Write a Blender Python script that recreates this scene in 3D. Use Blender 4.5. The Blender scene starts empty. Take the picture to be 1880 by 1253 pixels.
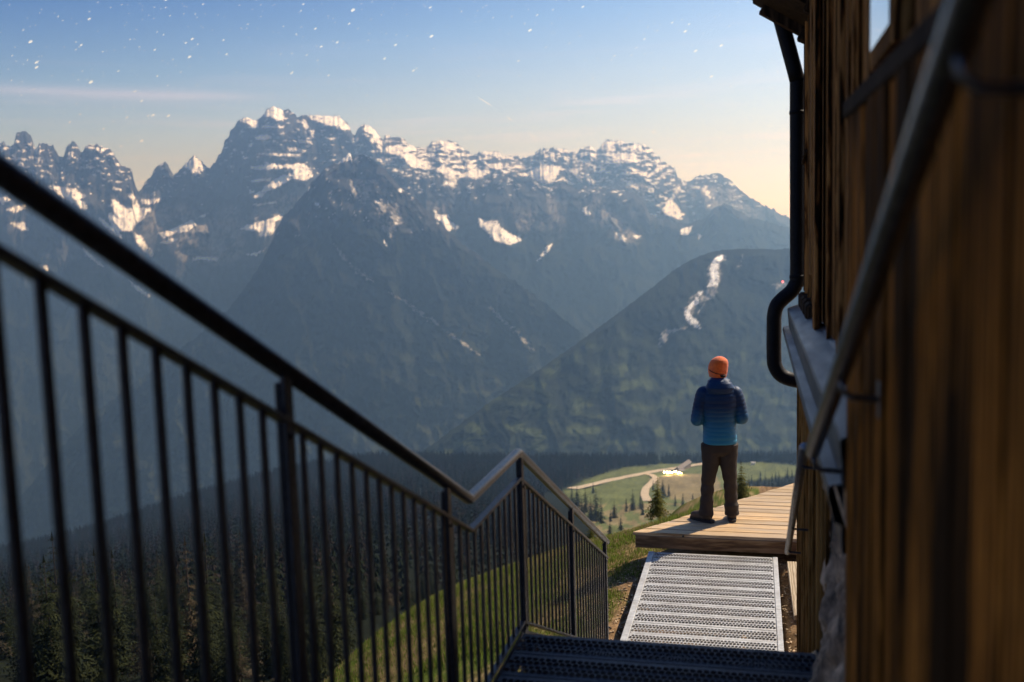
import bpy, math, random
import numpy as np
from mathutils import Vector, Matrix
random.seed(7)
R = math.radians
C = bpy.context.scene.collection
S = bpy.context.scene
CAMZ = 3.4
F = 1880 * 35 / 36.0

# ------------------------------------------------------------------ camera
vY = Vector((445 / F, (626.5 - 415) / F, -1)).normalized()
hz = Vector((1, .030, 0)).normalized()
vZ = hz.cross(vY).normalized()
vX = vY.cross(vZ).normalized()
W2C = Matrix((vX, vY, vZ)).transposed()
C2W = W2C.transposed()
cam = bpy.data.objects.new('camera', bpy.data.cameras.new('camera'))
C.objects.link(cam)
cam.matrix_world = Matrix.Translation((0, 0, CAMZ)) @ C2W.to_4x4()
cam.data.lens = 35; cam.data.sensor_width = 36; cam.data.sensor_fit = 'HORIZONTAL'
cam.data.clip_start = .05; cam.data.clip_end = 150000
cam.data.dof.use_dof = True
cam.data.dof.focus_distance = 11.5
cam.data.dof.aperture_fstop = 1.85
cam.data.dof.aperture_blades = 9
S.camera = cam
C2Wn = np.array(C2W)

def ray(px, py):
    return C2W @ Vector(((px - 940) / F, (626.5 - py) / F, -1))
def at_y(px, py, y):
    d = ray(px, py); return Vector((0, 0, CAMZ)) + d * (y / d.y)
def at_x(px, py, x):
    d = ray(px, py); return Vector((0, 0, CAMZ)) + d * (x / d.x)
def at_z(px, py, z):
    d = ray(px, py); return Vector((0, 0, CAMZ)) + d * ((z - CAMZ) / d.z)
def rays(px, py):
    px, py = np.broadcast_arrays(px, py)
    v = np.stack([(px - 940) / F, (626.5 - py) / F, -np.ones_like(px, dtype=float)], -1)
    return v @ C2Wn.T

# ------------------------------------------------------------------ numpy noise
_rs = np.random.RandomState(11)
_perm = _rs.permutation(512); _perm = np.concatenate([_perm, _perm, _perm])
_g = _rs.rand(512) * 2 * np.pi
_gx, _gy = np.cos(_g), np.sin(_g)
def perlin(x, y, seed=0):
    x = np.asarray(x, float) + seed * 17.31; y = np.asarray(y, float) + seed * 9.17
    xi = np.floor(x).astype(int); yi = np.floor(y).astype(int)
    xf, yf = x - xi, y - yi
    u = xf * xf * xf * (xf * (xf * 6 - 15) + 10); v = yf * yf * yf * (yf * (yf * 6 - 15) + 10)
    def gr(ix, iy, dx, dy):
        h = _perm[(_perm[ix & 511] + iy) & 511]
        return _gx[h] * dx + _gy[h] * dy
    a = gr(xi, yi, xf, yf); b = gr(xi + 1, yi, xf - 1, yf)
    c = gr(xi, yi + 1, xf, yf - 1); d = gr(xi + 1, yi + 1, xf - 1, yf - 1)
    return (a + u * (b - a)) + v * ((c + u * (d - c)) - (a + u * (b - a)))
def fbm(x, y, o=5, seed=0, h=.5):
    s = 0; a = 1; f = 1
    for i in range(o):
        s = s + a * perlin(x * f, y * f, seed + i); a *= h; f *= 2.03
    return s
def ridged(x, y, o=5, seed=0, h=.5):
    s = 0; a = 1; f = 1
    for i in range(o):
        s = s + a * (1 - 2 * np.abs(perlin(x * f, y * f, seed + i)) * 1.4); a *= h; f *= 2.07
    return s
def inpoly(px, py, poly):
    m = np.zeros(px.shape, bool)
    P = np.array(poly, float)
    x0, y0 = P.min(0); x1, y1 = P.max(0)
    sel = (px >= x0) & (px <= x1) & (py >= y0) & (py <= y1)
    if not sel.any(): return m
    X, Y = px[sel], py[sel]; r = np.zeros(X.shape, bool)
    n = len(P); j = n - 1
    for i in range(n):
        xi, yi = P[i]; xj, yj = P[j]
        if yi != yj:
            c = ((yi > Y) != (yj > Y)) & (X < (xj - xi) * (Y - yi) / (yj - yi) + xi)
            r ^= c
        j = i
    m[sel] = r
    return m
def sstep(a, b, x):
    t = np.clip((x - a) / (b - a), 0, 1); return t * t * (3 - 2 * t)
def blur1(a, n, axis):
    if n < 1: return a
    k = np.ones(2 * n + 1) / (2 * n + 1)
    p = [(0, 0), (0, 0)]; p[axis] = (n, n)
    b = np.pad(a, p, mode='edge')
    return np.apply_along_axis(lambda r: np.convolve(r, k, 'valid'), axis, b)

# ------------------------------------------------------------------ material helpers
def mat(name):
    m = bpy.data.materials.new(name); m.use_nodes = True
    nt = m.node_tree; b = nt.nodes['Principled BSDF']
    return m, nt, b
def N(nt, t, **k):
    n = nt.nodes.new(t)
    for a, v in k.items():
        if a.startswith('_'): n.inputs[a[1:].replace('_', ' ')].default_value = v
        else: setattr(n, a, v)
    return n
def L(nt, a, b): nt.links.new(a, b)
def ramp(nt, fac, stops, interp='LINEAR'):
    r = N(nt, 'ShaderNodeValToRGB'); e = r.color_ramp.elements
    r.color_ramp.interpolation = interp
    while len(e) < len(stops): e.new(.5)
    for i, (p, c) in enumerate(stops):
        e[i].position = p; e[i].color = (*c, 1) if len(c) == 3 else c
    L(nt, fac, r.inputs[0]); return r.outputs[0]
def coords(nt, scale=(1, 1, 1), kind='Object', loc=None):
    tc = N(nt, 'ShaderNodeTexCoord'); mp = N(nt, 'ShaderNodeMapping')
    mp.inputs['Scale'].default_value = scale
    L(nt, tc.outputs[kind], mp.inputs['Vector'])
    if loc is not None: L(nt, loc, mp.inputs['Location'])
    return mp.outputs[0]
def noise(nt, vec, scale, detail=4, rough=.55, dist=0):
    n = N(nt, 'ShaderNodeTexNoise'); n.inputs['Scale'].default_value = scale
    n.inputs['Detail'].default_value = detail; n.inputs['Roughness'].default_value = rough
    n.inputs['Distortion'].default_value = dist
    L(nt, vec, n.inputs['Vector']); return n.outputs['Fac']
def mixc(nt, fac, a, b, blend='MIX'):
    m = N(nt, 'ShaderNodeMix', data_type='RGBA', blend_type=blend)
    for s, v in ((m.inputs[0], fac), (m.inputs[6], a), (m.inputs[7], b)):
        if isinstance(v, (int, float)): s.default_value = v
        elif isinstance(v, tuple): s.default_value = (*v, 1)
        else: L(nt, v, s)
    return m.outputs[2]
def math_(nt, op, a, b=0.0):
    m = N(nt, 'ShaderNodeMath', operation=op)
    for s, v in ((m.inputs[0], a), (m.inputs[1], b)):
        if isinstance(v, (int, float)): s.default_value = v
        else: L(nt, v, s)
    return m.outputs[0]
def bump(nt, b, h, strength=.4, dist=.01):
    n = N(nt, 'ShaderNodeBump'); n.inputs['Strength'].default_value = strength
    n.inputs['Distance'].default_value = dist
    L(nt, h, n.inputs['Height']); L(nt, n.outputs[0], b.inputs['Normal'])

def wood(name, dark, mid, light, axis='z', rough=.75, wear=None, spec=.25, contrast=1.0):
    m, nt, b = mat(name)
    g = N(nt, 'ShaderNodeNewGeometry')
    rnd = g.outputs['Random Per Island']
    cx = N(nt, 'ShaderNodeCombineXYZ')
    L(nt, math_(nt, 'MULTIPLY', rnd, 37.0), cx.inputs[0]); L(nt, math_(nt, 'MULTIPLY', rnd, 91.0), cx.inputs[1]); L(nt, math_(nt, 'MULTIPLY', rnd, 13.0), cx.inputs[2])
    sc = {'z': (22, 22, 1.3), 'x': (1.3, 22, 22), 'y': (22, 1.3, 22)}[axis]
    v = coords(nt, sc, loc=cx.outputs[0])
    n1 = noise(nt, v, 1.0, 5, .6, .8)
    sc2 = {'z': (5, 5, .9), 'x': (.9, 5, 5), 'y': (5, .9, 5)}[axis]
    v2 = coords(nt, sc2, loc=cx.outputs[0])
    w = N(nt, 'ShaderNodeTexWave', wave_type='RINGS', rings_direction={'z': 'Z', 'x': 'X', 'y': 'Y'}[axis])
    w.inputs['Scale'].default_value = 2.6; w.inputs['Distortion'].default_value = 6; w.inputs['Detail'].default_value = 3
    w.inputs['Detail Scale'].default_value = 1.3
    L(nt, v2, w.inputs['Vector'])
    gr = math_(nt, 'ADD', math_(nt, 'MULTIPLY', n1, .62), math_(nt, 'MULTIPLY', w.outputs['Fac'], .38))
    lo, hi = .5 - .24 / contrast, .5 + .2 / contrast
    col = ramp(nt, gr, [(lo, dark), (.5, mid), (hi, light)])
    tone = ramp(nt, rnd, [(0, (.6, .6, .6)), (.5, (1, 1, 1)), (1, (1.35, 1.28, 1.2))])
    col = mixc(nt, 1.0, col, tone, 'MULTIPLY')
    if wear:
        nw = noise(nt, coords(nt, {'z': (2.2, 2.2, .5), 'x': (.5, 2.2, 2.2), 'y': (2.2, .5, 2.2)}[axis]), 2.2, 4)
        col = mixc(nt, ramp(nt, nw, [(.42, (0, 0, 0)), (.62, (1, 1, 1))]), col, wear)
    L(nt, col, b.inputs['Base Color'])
    b.inputs['Roughness'].default_value = rough
    b.inputs['Specular IOR Level'].default_value = spec
    bump(nt, b, gr, .6, .006)
    return m

def metal(name, col, rough, metallic=1.0, nscale=14, amp=.25, spec=.5):
    m, nt, b = mat(name)
    n = noise(nt, coords(nt), nscale, 5)
    c2 = tuple(x * (1 - amp) for x in col); c3 = tuple(min(1, x * (1 + amp)) for x in col)
    L(nt, ramp(nt, n, [(.35, c2), (.65, c3)]), b.inputs['Base Color'])
    L(nt, ramp(nt, noise(nt, coords(nt), nscale * 3, 3), [(.3, (rough * .75,) * 3), (.7, (rough * 1.25,) * 3)]), b.inputs['Roughness'])
    b.inputs['Metallic'].default_value = metallic
    b.inputs['Specular IOR Level'].default_value = spec
    return m

def vcol(name, rough=.9, nsc=None, namp=.35, attr='col', bumpd=None, translucent=0):
    m, nt, b = mat(name)
    a = N(nt, 'ShaderNodeAttribute', attribute_name=attr)
    c = a.outputs['Color']
    if nsc:
        n = noise(nt, coords(nt), nsc, 6, .65)
        c = mixc(nt, 1.0, c, ramp(nt, n, [(.3, (1 - namp,) * 3), (.7, (1 + namp,) * 3)]), 'MULTIPLY')
        if bumpd: bump(nt, b, n, .6, bumpd)
    L(nt, c, b.inputs['Base Color'])
    b.inputs['Roughness'].default_value = rough
    b.inputs['Specular IOR Level'].default_value = .03
    if translucent:
        t = N(nt, 'ShaderNodeBsdfTranslucent'); L(nt, c, t.inputs[0])
        mx = N(nt, 'ShaderNodeMixShader'); mx.inputs[0].default_value = translucent
        L(nt, b.outputs[0], mx.inputs[1]); L(nt, t.outputs[0], mx.inputs[2])
        L(nt, mx.outputs[0], nt.nodes['Material Output'].inputs['Surface'])
    return m

def flat(name, col, rough=.7, metallic=0, nsc=30, amp=.2, bumpd=None):
    m, nt, b = mat(name)
    n = noise(nt, coords(nt), nsc, 5)
    L(nt, ramp(nt, n, [(.35, tuple(x * (1 - amp) for x in col)), (.65, tuple(x * (1 + amp) for x in col))]), b.inputs['Base Color'])
    b.inputs['Roughness'].default_value = rough; b.inputs['Metallic'].default_value = metallic
    b.inputs['Specular IOR Level'].default_value = .3
    if bumpd: bump(nt, b, n, .6, bumpd)
    return m
def emit(name, col, s):
    m = bpy.data.materials.new(name); m.use_nodes = True; nt = m.node_tree; nt.nodes.clear()
    e = N(nt, 'ShaderNodeEmission'); e.inputs[0].default_value = (*col, 1); e.inputs[1].default_value = s
    o = N(nt, 'ShaderNodeOutputMaterial'); L(nt, e.outputs[0], o.inputs[0]); return m

# ------------------------------------------------------------------ object helpers
def tag(o, label=None, cat=None, group=None, kind=None):
    if label: o['label'] = label
    if cat: o['category'] = cat
    if group: o['group'] = group
    if kind: o['kind'] = kind
    return o
def empty(name, loc, label=None, cat=None, group=None, rz=0):
    o = bpy.data.objects.new(name, None); C.objects.link(o); o.location = loc; o.rotation_euler.z = rz
    o.empty_display_size = .2
    o['_base'] = 1
    return tag(o, label, cat, group)
def wloc(o):
    v = Vector((0, 0, 0))
    while o is not None: v = v + o.location; o = o.parent
    return v
class MB:
    """collects world-space geometry; build() links it as ONE mesh object"""
    def __init__(s): s.v = []; s.f = []; s.sm = []
    def add(s, vs, fs, smooth=False):
        k = len(s.v); s.v += [tuple(v) for v in vs]
        s.f += [tuple(i + k for i in f) for f in fs]; s.sm += [smooth] * len(fs); return s
    def box(s, a, b, bev=0):
        x0, y0, z0 = [min(p, q) for p, q in zip(a, b)]; x1, y1, z1 = [max(p, q) for p, q in zip(a, b)]
        if bev <= 0:
            return s.add([(x0,y0,z0),(x1,y0,z0),(x1,y1,z0),(x0,y1,z0),(x0,y0,z1),(x1,y0,z1),(x1,y1,z1),(x0,y1,z1)],
                  [(0,3,2,1),(4,5,6,7),(0,1,5,4),(1,2,6,5),(2,3,7,6),(3,0,4,7)])
        c = Vector(((x0+x1)/2,(y0+y1)/2,(z0+z1)/2)); return s.obox(c, (1,0,0), (0,1,0), x1-x0, y1-y0, z1-z0, bev)
    def obox(s, c, ax, ay, lx, ly, lz, bev=0):
        """oriented box: centre, two axes, three sizes; chamfered edges"""
        ax = Vector(ax).normalized(); ay = (Vector(ay) - ax * Vector(ay).dot(ax)).normalized(); az = ax.cross(ay)
        c = Vector(c); h = (lx/2, ly/2, lz/2)
        if bev <= 0:
            vs = [c + ax*h[0]*i + ay*h[1]*j + az*h[2]*k for k in (-1,1) for j in (-1,1) for i in (-1,1)]
            return s.add(vs, [(0,2,3,1),(4,5,7,6),(0,1,5,4),(1,3,7,5),(3,2,6,7),(2,0,4,6)])
        bev = min(bev, .45*min(lx,ly,lz)); vs = []; idx = {}
        for k in (-1,1):
            for j in (-1,1):
                for i in (-1,1):
                    for t in range(3):
                        d = [h[0]-bev, h[1]-bev, h[2]-bev]; d[t] = h[t]
                        idx[(i,j,k,t)] = len(vs)
                        vs.append(c + ax*d[0]*i + ay*d[1]*j + az*d[2]*k)
        fs = []
        for t in range(3):
            u, w = (t+1)%3, (t+2)%3
            for sg in (-1,1):
                q = []
                for (p, r) in ((-1,-1),(1,-1),(1,1),(-1,1)):
                    key = [0,0,0]; key[t]=sg; key[u]=p; key[w]=r; q.append(idx[(*key,t)])
                fs.append(tuple(q if sg > 0 else q[::-1]))
        for t in range(3):
            u, w = (t+1)%3, (t+2)%3
            for p in (-1,1):
                for r in (-1,1):
                    a=[0,0,0]; a[t]=-1; a[u]=p; a[w]=r; b=list(a); b[t]=1
                    q = [idx[(*a,u)], idx[(*b,u)], idx[(*b,w)], idx[(*a,w)]]
                    fs.append(tuple(q if p*r < 0 else q[::-1]))
        for k in (-1,1):
            for j in (-1,1):
                for i in (-1,1):
                    q = [idx[(i,j,k,0)], idx[(i,j,k,1)], idx[(i,j,k,2)]]
                    fs.append(tuple(q if i*j*k > 0 else q[::-1]))
        return s.add(vs, fs)
    def bar(s, a, b, w, h, up=(0,0,1), bev=0):
        a, b = Vector(a), Vector(b); d = b - a
        side = d.cross(Vector(up)); side.normalize()
        return s.obox((a+b)/2, d, side, d.length, w, h, bev)
    def tube(s, pts, rad, seg=16, cap=True, up=None, ell=1.0):
        pts = [Vector(p) for p in pts]; n = len(pts)
        if not hasattr(rad, '__len__'): rad = [rad]*n
        T = []
        for i in range(n):
            t = (pts[min(i+1,n-1)] - pts[max(i-1,0)]).normalized(); T.append(t)
        ref = Vector(up) if up else (Vector((0,0,1)) if abs(T[0].z) < .9 else Vector((1,0,0)))
        nrm = (ref - T[0]*ref.dot(T[0])).normalized(); vs = []
        for i in range(n):
            nrm = (nrm - T[i]*nrm.dot(T[i])).normalized(); bn = T[i].cross(nrm)
            for k in range(seg):
                a = 2*math.pi*k/seg
                vs.append(pts[i] + (nrm*math.cos(a)*ell + bn*math.sin(a))*rad[i])
        fs = [(i*seg+k, i*seg+(k+1)%seg, (i+1)*seg+(k+1)%seg, (i+1)*seg+k) for i in range(n-1) for k in range(seg)]
        s.add(vs, fs, True)
        if cap:
            k0 = len(s.v) - len(vs)
            s.f.append(tuple(k0+k for k in range(seg))[::-1]); s.sm.append(False)
            s.f.append(tuple(k0+(n-1)*seg+k for k in range(seg))); s.sm.append(False)
        return s
    def build(s, name, m, parent=None, base=None):
        off = wloc(parent) if parent is not None else (Vector(base) if base is not None else Vector((0,0,0)))
        me = bpy.data.meshes.new(name)
        me.from_pydata([(v[0]-off.x, v[1]-off.y, v[2]-off.z) for v in s.v], [], s.f)
        me.polygons.foreach_set('use_smooth', s.sm); me.materials.append(m); me.update()
        o = bpy.data.objects.new(name, me); C.objects.link(o)
        if parent is not None: o.parent = parent
        else: o.location = off
        return o
def npmesh(name, V, Fq, m, parent=None, smooth=False, cols=None, k=None):
    """fast mesh from numpy arrays; Fq (n,3) or (n,4)"""
    me = bpy.data.meshes.new(name); n = len(V); f = len(Fq); w = Fq.shape[1]
    me.vertices.add(n); me.vertices.foreach_set('co', np.ascontiguousarray(V, np.float32).ravel())
    me.loops.add(f*w); me.loops.foreach_set('vertex_index', np.ascontiguousarray(Fq, np.int32).ravel())
    me.polygons.add(f); me.polygons.foreach_set('loop_start', np.arange(0, f*w, w, dtype=np.int32))
    me.polygons.foreach_set('use_smooth', np.full(f, smooth))
    if cols is not None:
        a = me.color_attributes.new('col', 'FLOAT_COLOR', 'POINT')
        cc = np.ones((n, 4), np.float32); cc[:, :3] = cols; a.data.foreach_set('color', cc.ravel())
    me.materials.append(m); me.update(calc_edges=True); me.validate()
    o = bpy.data.objects.new(name, me)
    C.objects.link(o)
    if parent is not None: o.parent = parent
    return o
def gridfaces(nr, nc):
    i, j = np.meshgrid(np.arange(nr-1), np.arange(nc-1), indexing='ij')
    a = (i*nc + j).ravel(); return np.stack([a, a+1, a+nc+1, a+nc], -1)
def arc(c, r, a0, a1, n, ux, uz):
    return [Vector(c) + Vector(ux)*r*math.cos(a0+(a1-a0)*i/n) + Vector(uz)*r*math.sin(a0+(a1-a0)*i/n) for i in range(n+1)]

# ================================================================== LIGHT, SKY
SUN_AZ = R(45); SUN_EL = R(46)           # azimuth measured from +Y towards +X
sd = Vector((math.sin(SUN_AZ)*math.cos(SUN_EL), math.cos(SUN_AZ)*math.cos(SUN_EL), math.sin(SUN_EL)))
sun = bpy.data.objects.new('sun', bpy.data.lights.new('sun', 'SUN')); C.objects.link(sun)
sun.data.energy = 4.8; sun.data.angle = R(.6); sun.data.color = (1, .91, .79)
sun.rotation_euler = sd.to_track_quat('Z', 'Y').to_euler(); sun.location = (5, 5, 12)
W = bpy.data.worlds.new('World'); S.world = W; W.use_nodes = True
nt = W.node_tree; bg = nt.nodes['Background']
sky = N(nt, 'ShaderNodeTexSky', sky_type='NISHITA'); sky.sun_disc = False
sky.sun_elevation = SUN_EL; sky.sun_rotation = SUN_AZ
sky.altitude = 2000; sky.air_density = 1.0; sky.dust_density = 1.6; sky.ozone_density = 1.4
tc = N(nt, 'ShaderNodeTexCoord')
sep = N(nt, 'ShaderNodeSeparateXYZ'); L(nt, tc.outputs['Generated'], sep.inputs[0])
# thin pinkish cirrus near the horizon, streaked horizontally
hyp = math_(nt, 'SQRT', math_(nt, 'ADD', math_(nt, 'POWER', sep.outputs[0], 2.0), math_(nt, 'POWER', sep.outputs[1], 2.0)))
el = math_(nt, 'ARCTAN2', sep.outputs[2], hyp); az = math_(nt, 'ARCTAN2', sep.outputs[0], sep.outputs[1])
cv = N(nt, 'ShaderNodeCombineXYZ'); L(nt, math_(nt, 'MULTIPLY', az, 2.2), cv.inputs[0]); L(nt, math_(nt, 'MULTIPLY', el, 34.0), cv.inputs[1])
cn = noise(nt, cv.outputs[0], 1.6, 6, .6, .5)
cm = ramp(nt, cn, [(.52, (0, 0, 0)), (.80, (1, 1, 1))])
lowm = ramp(nt, el, [(.10, (1, 1, 1)), (.24, (0, 0, 0))])
cm = math_(nt, 'MULTIPLY', math_(nt, 'MULTIPLY', cm, lowm), .35)
# the one distinct streak on the left
dd = rays(np.array([160.]), np.array([171.]))[0]; dd /= np.linalg.norm(dd)
e0 = math.asin(dd[2]); a0 = math.atan2(dd[0], dd[1])
de = math_(nt, 'ADD', math_(nt, 'SUBTRACT', el, e0), math_(nt, 'MULTIPLY', math_(nt, 'SUBTRACT', cn, .5), .012))
de = math_(nt, 'ADD', de, math_(nt, 'MULTIPLY', math_(nt, 'SUBTRACT', az, a0), .012))
g1 = math_(nt, 'POWER', 2.718, math_(nt, 'MULTIPLY', math_(nt, 'POWER', math_(nt, 'ABSOLUTE', math_(nt, 'MULTIPLY', de, 190.0)), 1.6), -1.0))
g2 = math_(nt, 'POWER', 2.718, math_(nt, 'MULTIPLY', math_(nt, 'POWER', math_(nt, 'ABSOLUTE', math_(nt, 'MULTIPLY', math_(nt, 'SUBTRACT', az, a0), 7.0)), 4.0), -1.0))
g = math_(nt, 'MULTIPLY', math_(nt, 'MULTIPLY', g1, g2), .55)
skyc = sky.outputs[0]
tt = math_(nt, 'SUBTRACT', math_(nt, 'MULTIPLY', math_(nt, 'SUBTRACT', el, .03), 2.6), math_(nt, 'MULTIPLY', math_(nt, 'ADD', az, .45), .34))
tint = ramp(nt, math_(nt, 'ADD', tt, .25), [(0, (1.60, 1.27, 1.20)), (.28, (1.50, 1.29, 1.30)), (.46, (1.26, 1.18, 1.27)), (.62, (.80, .93, 1.18)), (.80, (.33, .54, .95)), (.97, (.17, .31, .68))])
skyc = mixc(nt, 1.0, skyc, tint, 'MULTIPLY')
ccol = mixc(nt, 1.0, skyc, (2.3, 1.5, 1.3), 'MULTIPLY')
c1 = mixc(nt, math_(nt, 'ADD', cm, g), skyc, ccol)
L(nt, c1, bg.inputs[0]); bg.inputs[1].default_value = .10
S.view_settings.view_transform = 'Standard'; S.view_settings.look = 'None'
S.view_settings.exposure = .45; S.view_settings.gamma = 1
S.cycles.use_denoising = True
S.cycles.max_bounces = 6; S.cycles.diffuse_bounces = 3; S.cycles.glossy_bounces = 3
S.cycles.volume_bounces = 0; S.cycles.transparent_max_bounces = 6
S.cycles.sample_clamp_indirect = 6

# ================================================================== MOUNTAINS
SIL1 = [(-700,330),(-300,300),(-120,285),(0,262),(6,260),(12,268),(25,268),(30,245),(38,241),(50,241),(57,250),(62,266),(66,274),(72,262),(75,266),(78,262),(84,264),(90,266),(94,270),(97,264),(103,278),(110,288),(117,288),(122,270),(126,264),(132,260),(138,261),(144,270),(148,278),(152,277),(158,269),(166,265),(180,265),(190,271),(200,272),(208,280),(215,292),(221,303),(235,309),(242,311),(245,328),(250,346),(254,352),(262,343),(275,325),(284,312),(292,302),(300,299),(308,302),(315,316),(320,322),(330,310),(345,296),(357,284),(365,292),(380,306),(385,310),(394,298),(402,286),(410,270),(412,258),(420,252),(422,242),(432,230),(440,218),(455,216),(470,222),(478,216),(485,210),(488,202),(500,196),(514,199),(519,204),(525,200),(538,205),(544,214),(555,213),(562,210),(580,212),(600,213),(622,213),(632,222),(642,232),(647,246),(652,247),(657,236),(667,229),(678,230),(690,240),(698,253),(703,258),(708,246),(718,252),(730,250),(742,256),(750,264),(765,270),(783,273),(786,268),(792,262),(805,259),(820,258),(838,262),(850,272),(868,286),(878,280),(890,277),(908,280),(914,277),(920,285),(932,287),(945,285),(955,291),(970,288),(980,284),(988,275),(1000,272),(1018,272),(1036,272),(1045,280),(1058,280),(1068,273),(1083,268),(1095,276),(1102,270),(1103,264),(1112,258),(1135,258),(1146,262),(1160,262),(1182,265),(1196,274),(1206,284),(1215,295),(1226,302),(1240,310),(1244,326),(1256,331),(1262,335),(1275,327),(1285,322),(1290,322),(1300,320),(1316,317),(1328,323),(1342,331),(1352,343),(1372,359),(1392,372),(1412,381),(1432,392),(1450,401),(1500,425),(1600,450),(1880,520),(2100,540)]
SNOW1 = [
 [(484,212),(488,203),(500,196),(516,199),(521,206),(521,221),(508,222),(494,213),(488,218)],
 [(439,219),(456,215),(472,222),(474,232),(467,238),(452,226),(440,224)],
 [(565,212),(580,212),(600,212),(622,213),(636,226),(645,238),(632,240),(616,232),(598,230),(586,222),(570,220)],
 [(555,220),(561,222),(567,236),(562,238),(556,228)], [(468,252),(480,248),(500,249),(500,256),(470,257)],
 [(478,231),(520,232),(520,236),(480,235)],[(566,240),(578,239),(575,256),(566,254),(569,247)],
 [(545,256),(560,258),(575,262),(574,266),(550,262)],[(527,271),(545,272),(564,277),(560,281),(530,277)],
 [(476,281),(510,283),(552,284),(552,288),(520,287),(476,284)],
 [(460,306),(475,305),(500,300),(535,302),(548,299),(560,302),(572,314),(575,324),(569,330),(552,331),(538,327),(525,335),(503,347),(490,350),(480,364),(468,364),(465,357),(480,350),(490,340),(505,330),(520,322),(538,318),(540,312),(530,309),(495,312),(462,311)],
 [(462,331),(480,328),(498,329),(497,333),(462,335)],[(462,374),(485,374),(508,369),(508,373),(470,378)],
 [(458,352),(468,350),(466,355),(458,355)],
 [(440,421),(455,413),(475,408),(500,401),(518,392),(516,402),(506,406),(504,420),(500,432),(478,434),(474,424),(455,423)],
 [(670,228),(680,231),(692,242),(699,255),(692,255),(680,246),(668,240)],[(688,252),(698,258),(702,276),(696,272)],
 [(704,276),(716,267),(730,272),(742,284),(748,278),(770,292),(790,303),(802,310),(812,300),(826,310),(842,316),(852,320),(862,312),(874,308),(882,312),(892,320),(886,329),(868,326),(840,327),(835,346),(830,350),(822,336),(812,318),(800,311),(785,312),(775,304),(758,308),(748,318),(742,312),(735,308),(748,298),(742,288),(720,284),(706,282)],
 [(724,268),(750,270),(768,276),(784,278),(782,281),(760,278),(745,278),(730,274)],
 [(688,294),(700,290),(720,291),(724,298),(712,300),(700,299)],[(788,280),(797,281),(798,287),(790,286)],
 [(817,265),(830,262),(838,268),(836,277),(825,276),(818,272)],[(816,294),(838,295),(838,300),(820,299)],
 [(840,306),(858,304),(874,302),(872,308),(850,311)],
 [(884,279),(905,279),(920,286),(915,290),(900,285),(884,283)],[(880,292),(900,302),(915,300),(924,300),(922,310),(910,312),(898,306),(888,300)],
 [(950,320),(965,318),(980,310),(990,304),(1000,304),(1031,306),(1024,322),(1014,338),(996,337),(980,330),(970,324),(955,324)],
 [(1042,304),(1052,312),(1066,326),(1070,336),(1058,326),(1046,314)],[(1066,317),(1080,319),(1086,330),(1094,341),(1084,337),(1074,326)],
 [(1000,284),(1018,283),(1018,290),(1000,290)],[(1112,275),(1130,272),(1128,279),(1115,279)],
 [(1122,289),(1140,284),(1160,286),(1176,294),(1168,299),(1150,297),(1132,292)],
 [(1104,308),(1114,306),(1110,314),(1098,320)],[(1148,338),(1160,330),(1166,341),(1176,350),(1174,354),(1162,344)],
 [(1170,316),(1190,317),(1186,323),(1172,320)],[(1186,326),(1200,314),(1215,303),(1228,305),(1212,313),(1196,324)],
 [(1200,340),(1210,346),(1206,348)],[(1224,372),(1232,362),(1240,348),(1248,340),(1250,344),(1238,364),(1234,371),(1246,378),(1250,392),(1253,405),(1238,400),(1222,396),(1215,386)],
 [(1294,349),(1300,352),(1306,362),(1303,368),(1297,358)],[(1192,392),(1206,394),(1204,399),(1194,396)],
 [(1248,418),(1260,412),(1272,414),(1275,420),(1262,424),(1270,430),(1252,432)],[(1280,430),(1288,432),(1288,442),(1282,443)],[(1390,404),(1400,406),(1404,413),(1394,409)],
 [(206,366),(215,370),(228,378),(241,380),(252,370),(258,382),(283,385),(268,392),(264,402),(252,410),(240,424),(216,426),(204,414),(198,392),(209,392),(204,378)],
 [(235,358),(244,356),(249,364),(247,370),(236,362)],[(258,367),(275,366),(296,364),(290,373),(268,376),(260,374)],
 [(82,344),(96,341),(118,345),(140,347),(147,355),(158,360),(148,366),(160,378),(158,385),(146,384),(130,372),(112,362),(100,352)],
 [(206,345),(224,346),(222,350),(208,349)],[(182,400),(192,405),(206,420),(224,432),(222,438),(205,432),(188,414)],
 [(290,428),(310,424),(330,414),(352,404),(362,412),(345,424),(320,430),(300,437)],[(290,447),(320,438),(328,442),(308,448)],
 [(365,398),(382,391),(374,399)],[(10,386),(30,378),(50,375),(46,383),(28,390)],[(18,410),(34,407),(50,410),(46,417),(58,424),(40,422)],
 [(0,364),(14,358),(20,366),(8,374),(0,374)],[(14,290),(50,291),(50,294),(16,293)],[(62,270),(70,272),(66,282)],
 [(150,268),(180,272),(192,278),(180,278),(160,271)],[(247,428),(262,436),(268,450),(284,466),(278,472),(262,460),(250,446)],
 [(352,473),(380,471),(400,474),(400,479),(370,477),(352,478)],[(452,468),(476,462),(490,456),(470,470)],
 [(344,298),(357,286),(366,294),(378,308),(368,318),(358,322),(348,312),(336,306)],
 [(70,486),(84,488),(90,500),(78,496)],[(150,452),(170,470),(190,490),(182,488),(160,470)],[(236,515),(260,530),(280,548),(272,546),(250,532)],
]
GREY1 = [[(300,440),(350,425),(395,392),(430,374),(448,420),(446,470),(420,485),(360,482),(320,470)],[(262,400),(300,380),(340,378),(380,400),(330,414),(290,420),(262,418)],  # snow fields lying in shade, the shade painted in as grey
 [(470,385),(545,345),(540,385),(510,396),(450,410)],[(780,290),(835,280),(870,300),(820,300)],[(1050,300),(1110,290),(1100,310),(1060,318)],[(920,300),(960,296),(975,312),(940,318)],
 [(1100,330),(1180,335),(1200,380),(1150,390)],[(1260,345),(1340,345),(1400,400),(1330,390),(1270,380)]]
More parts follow.
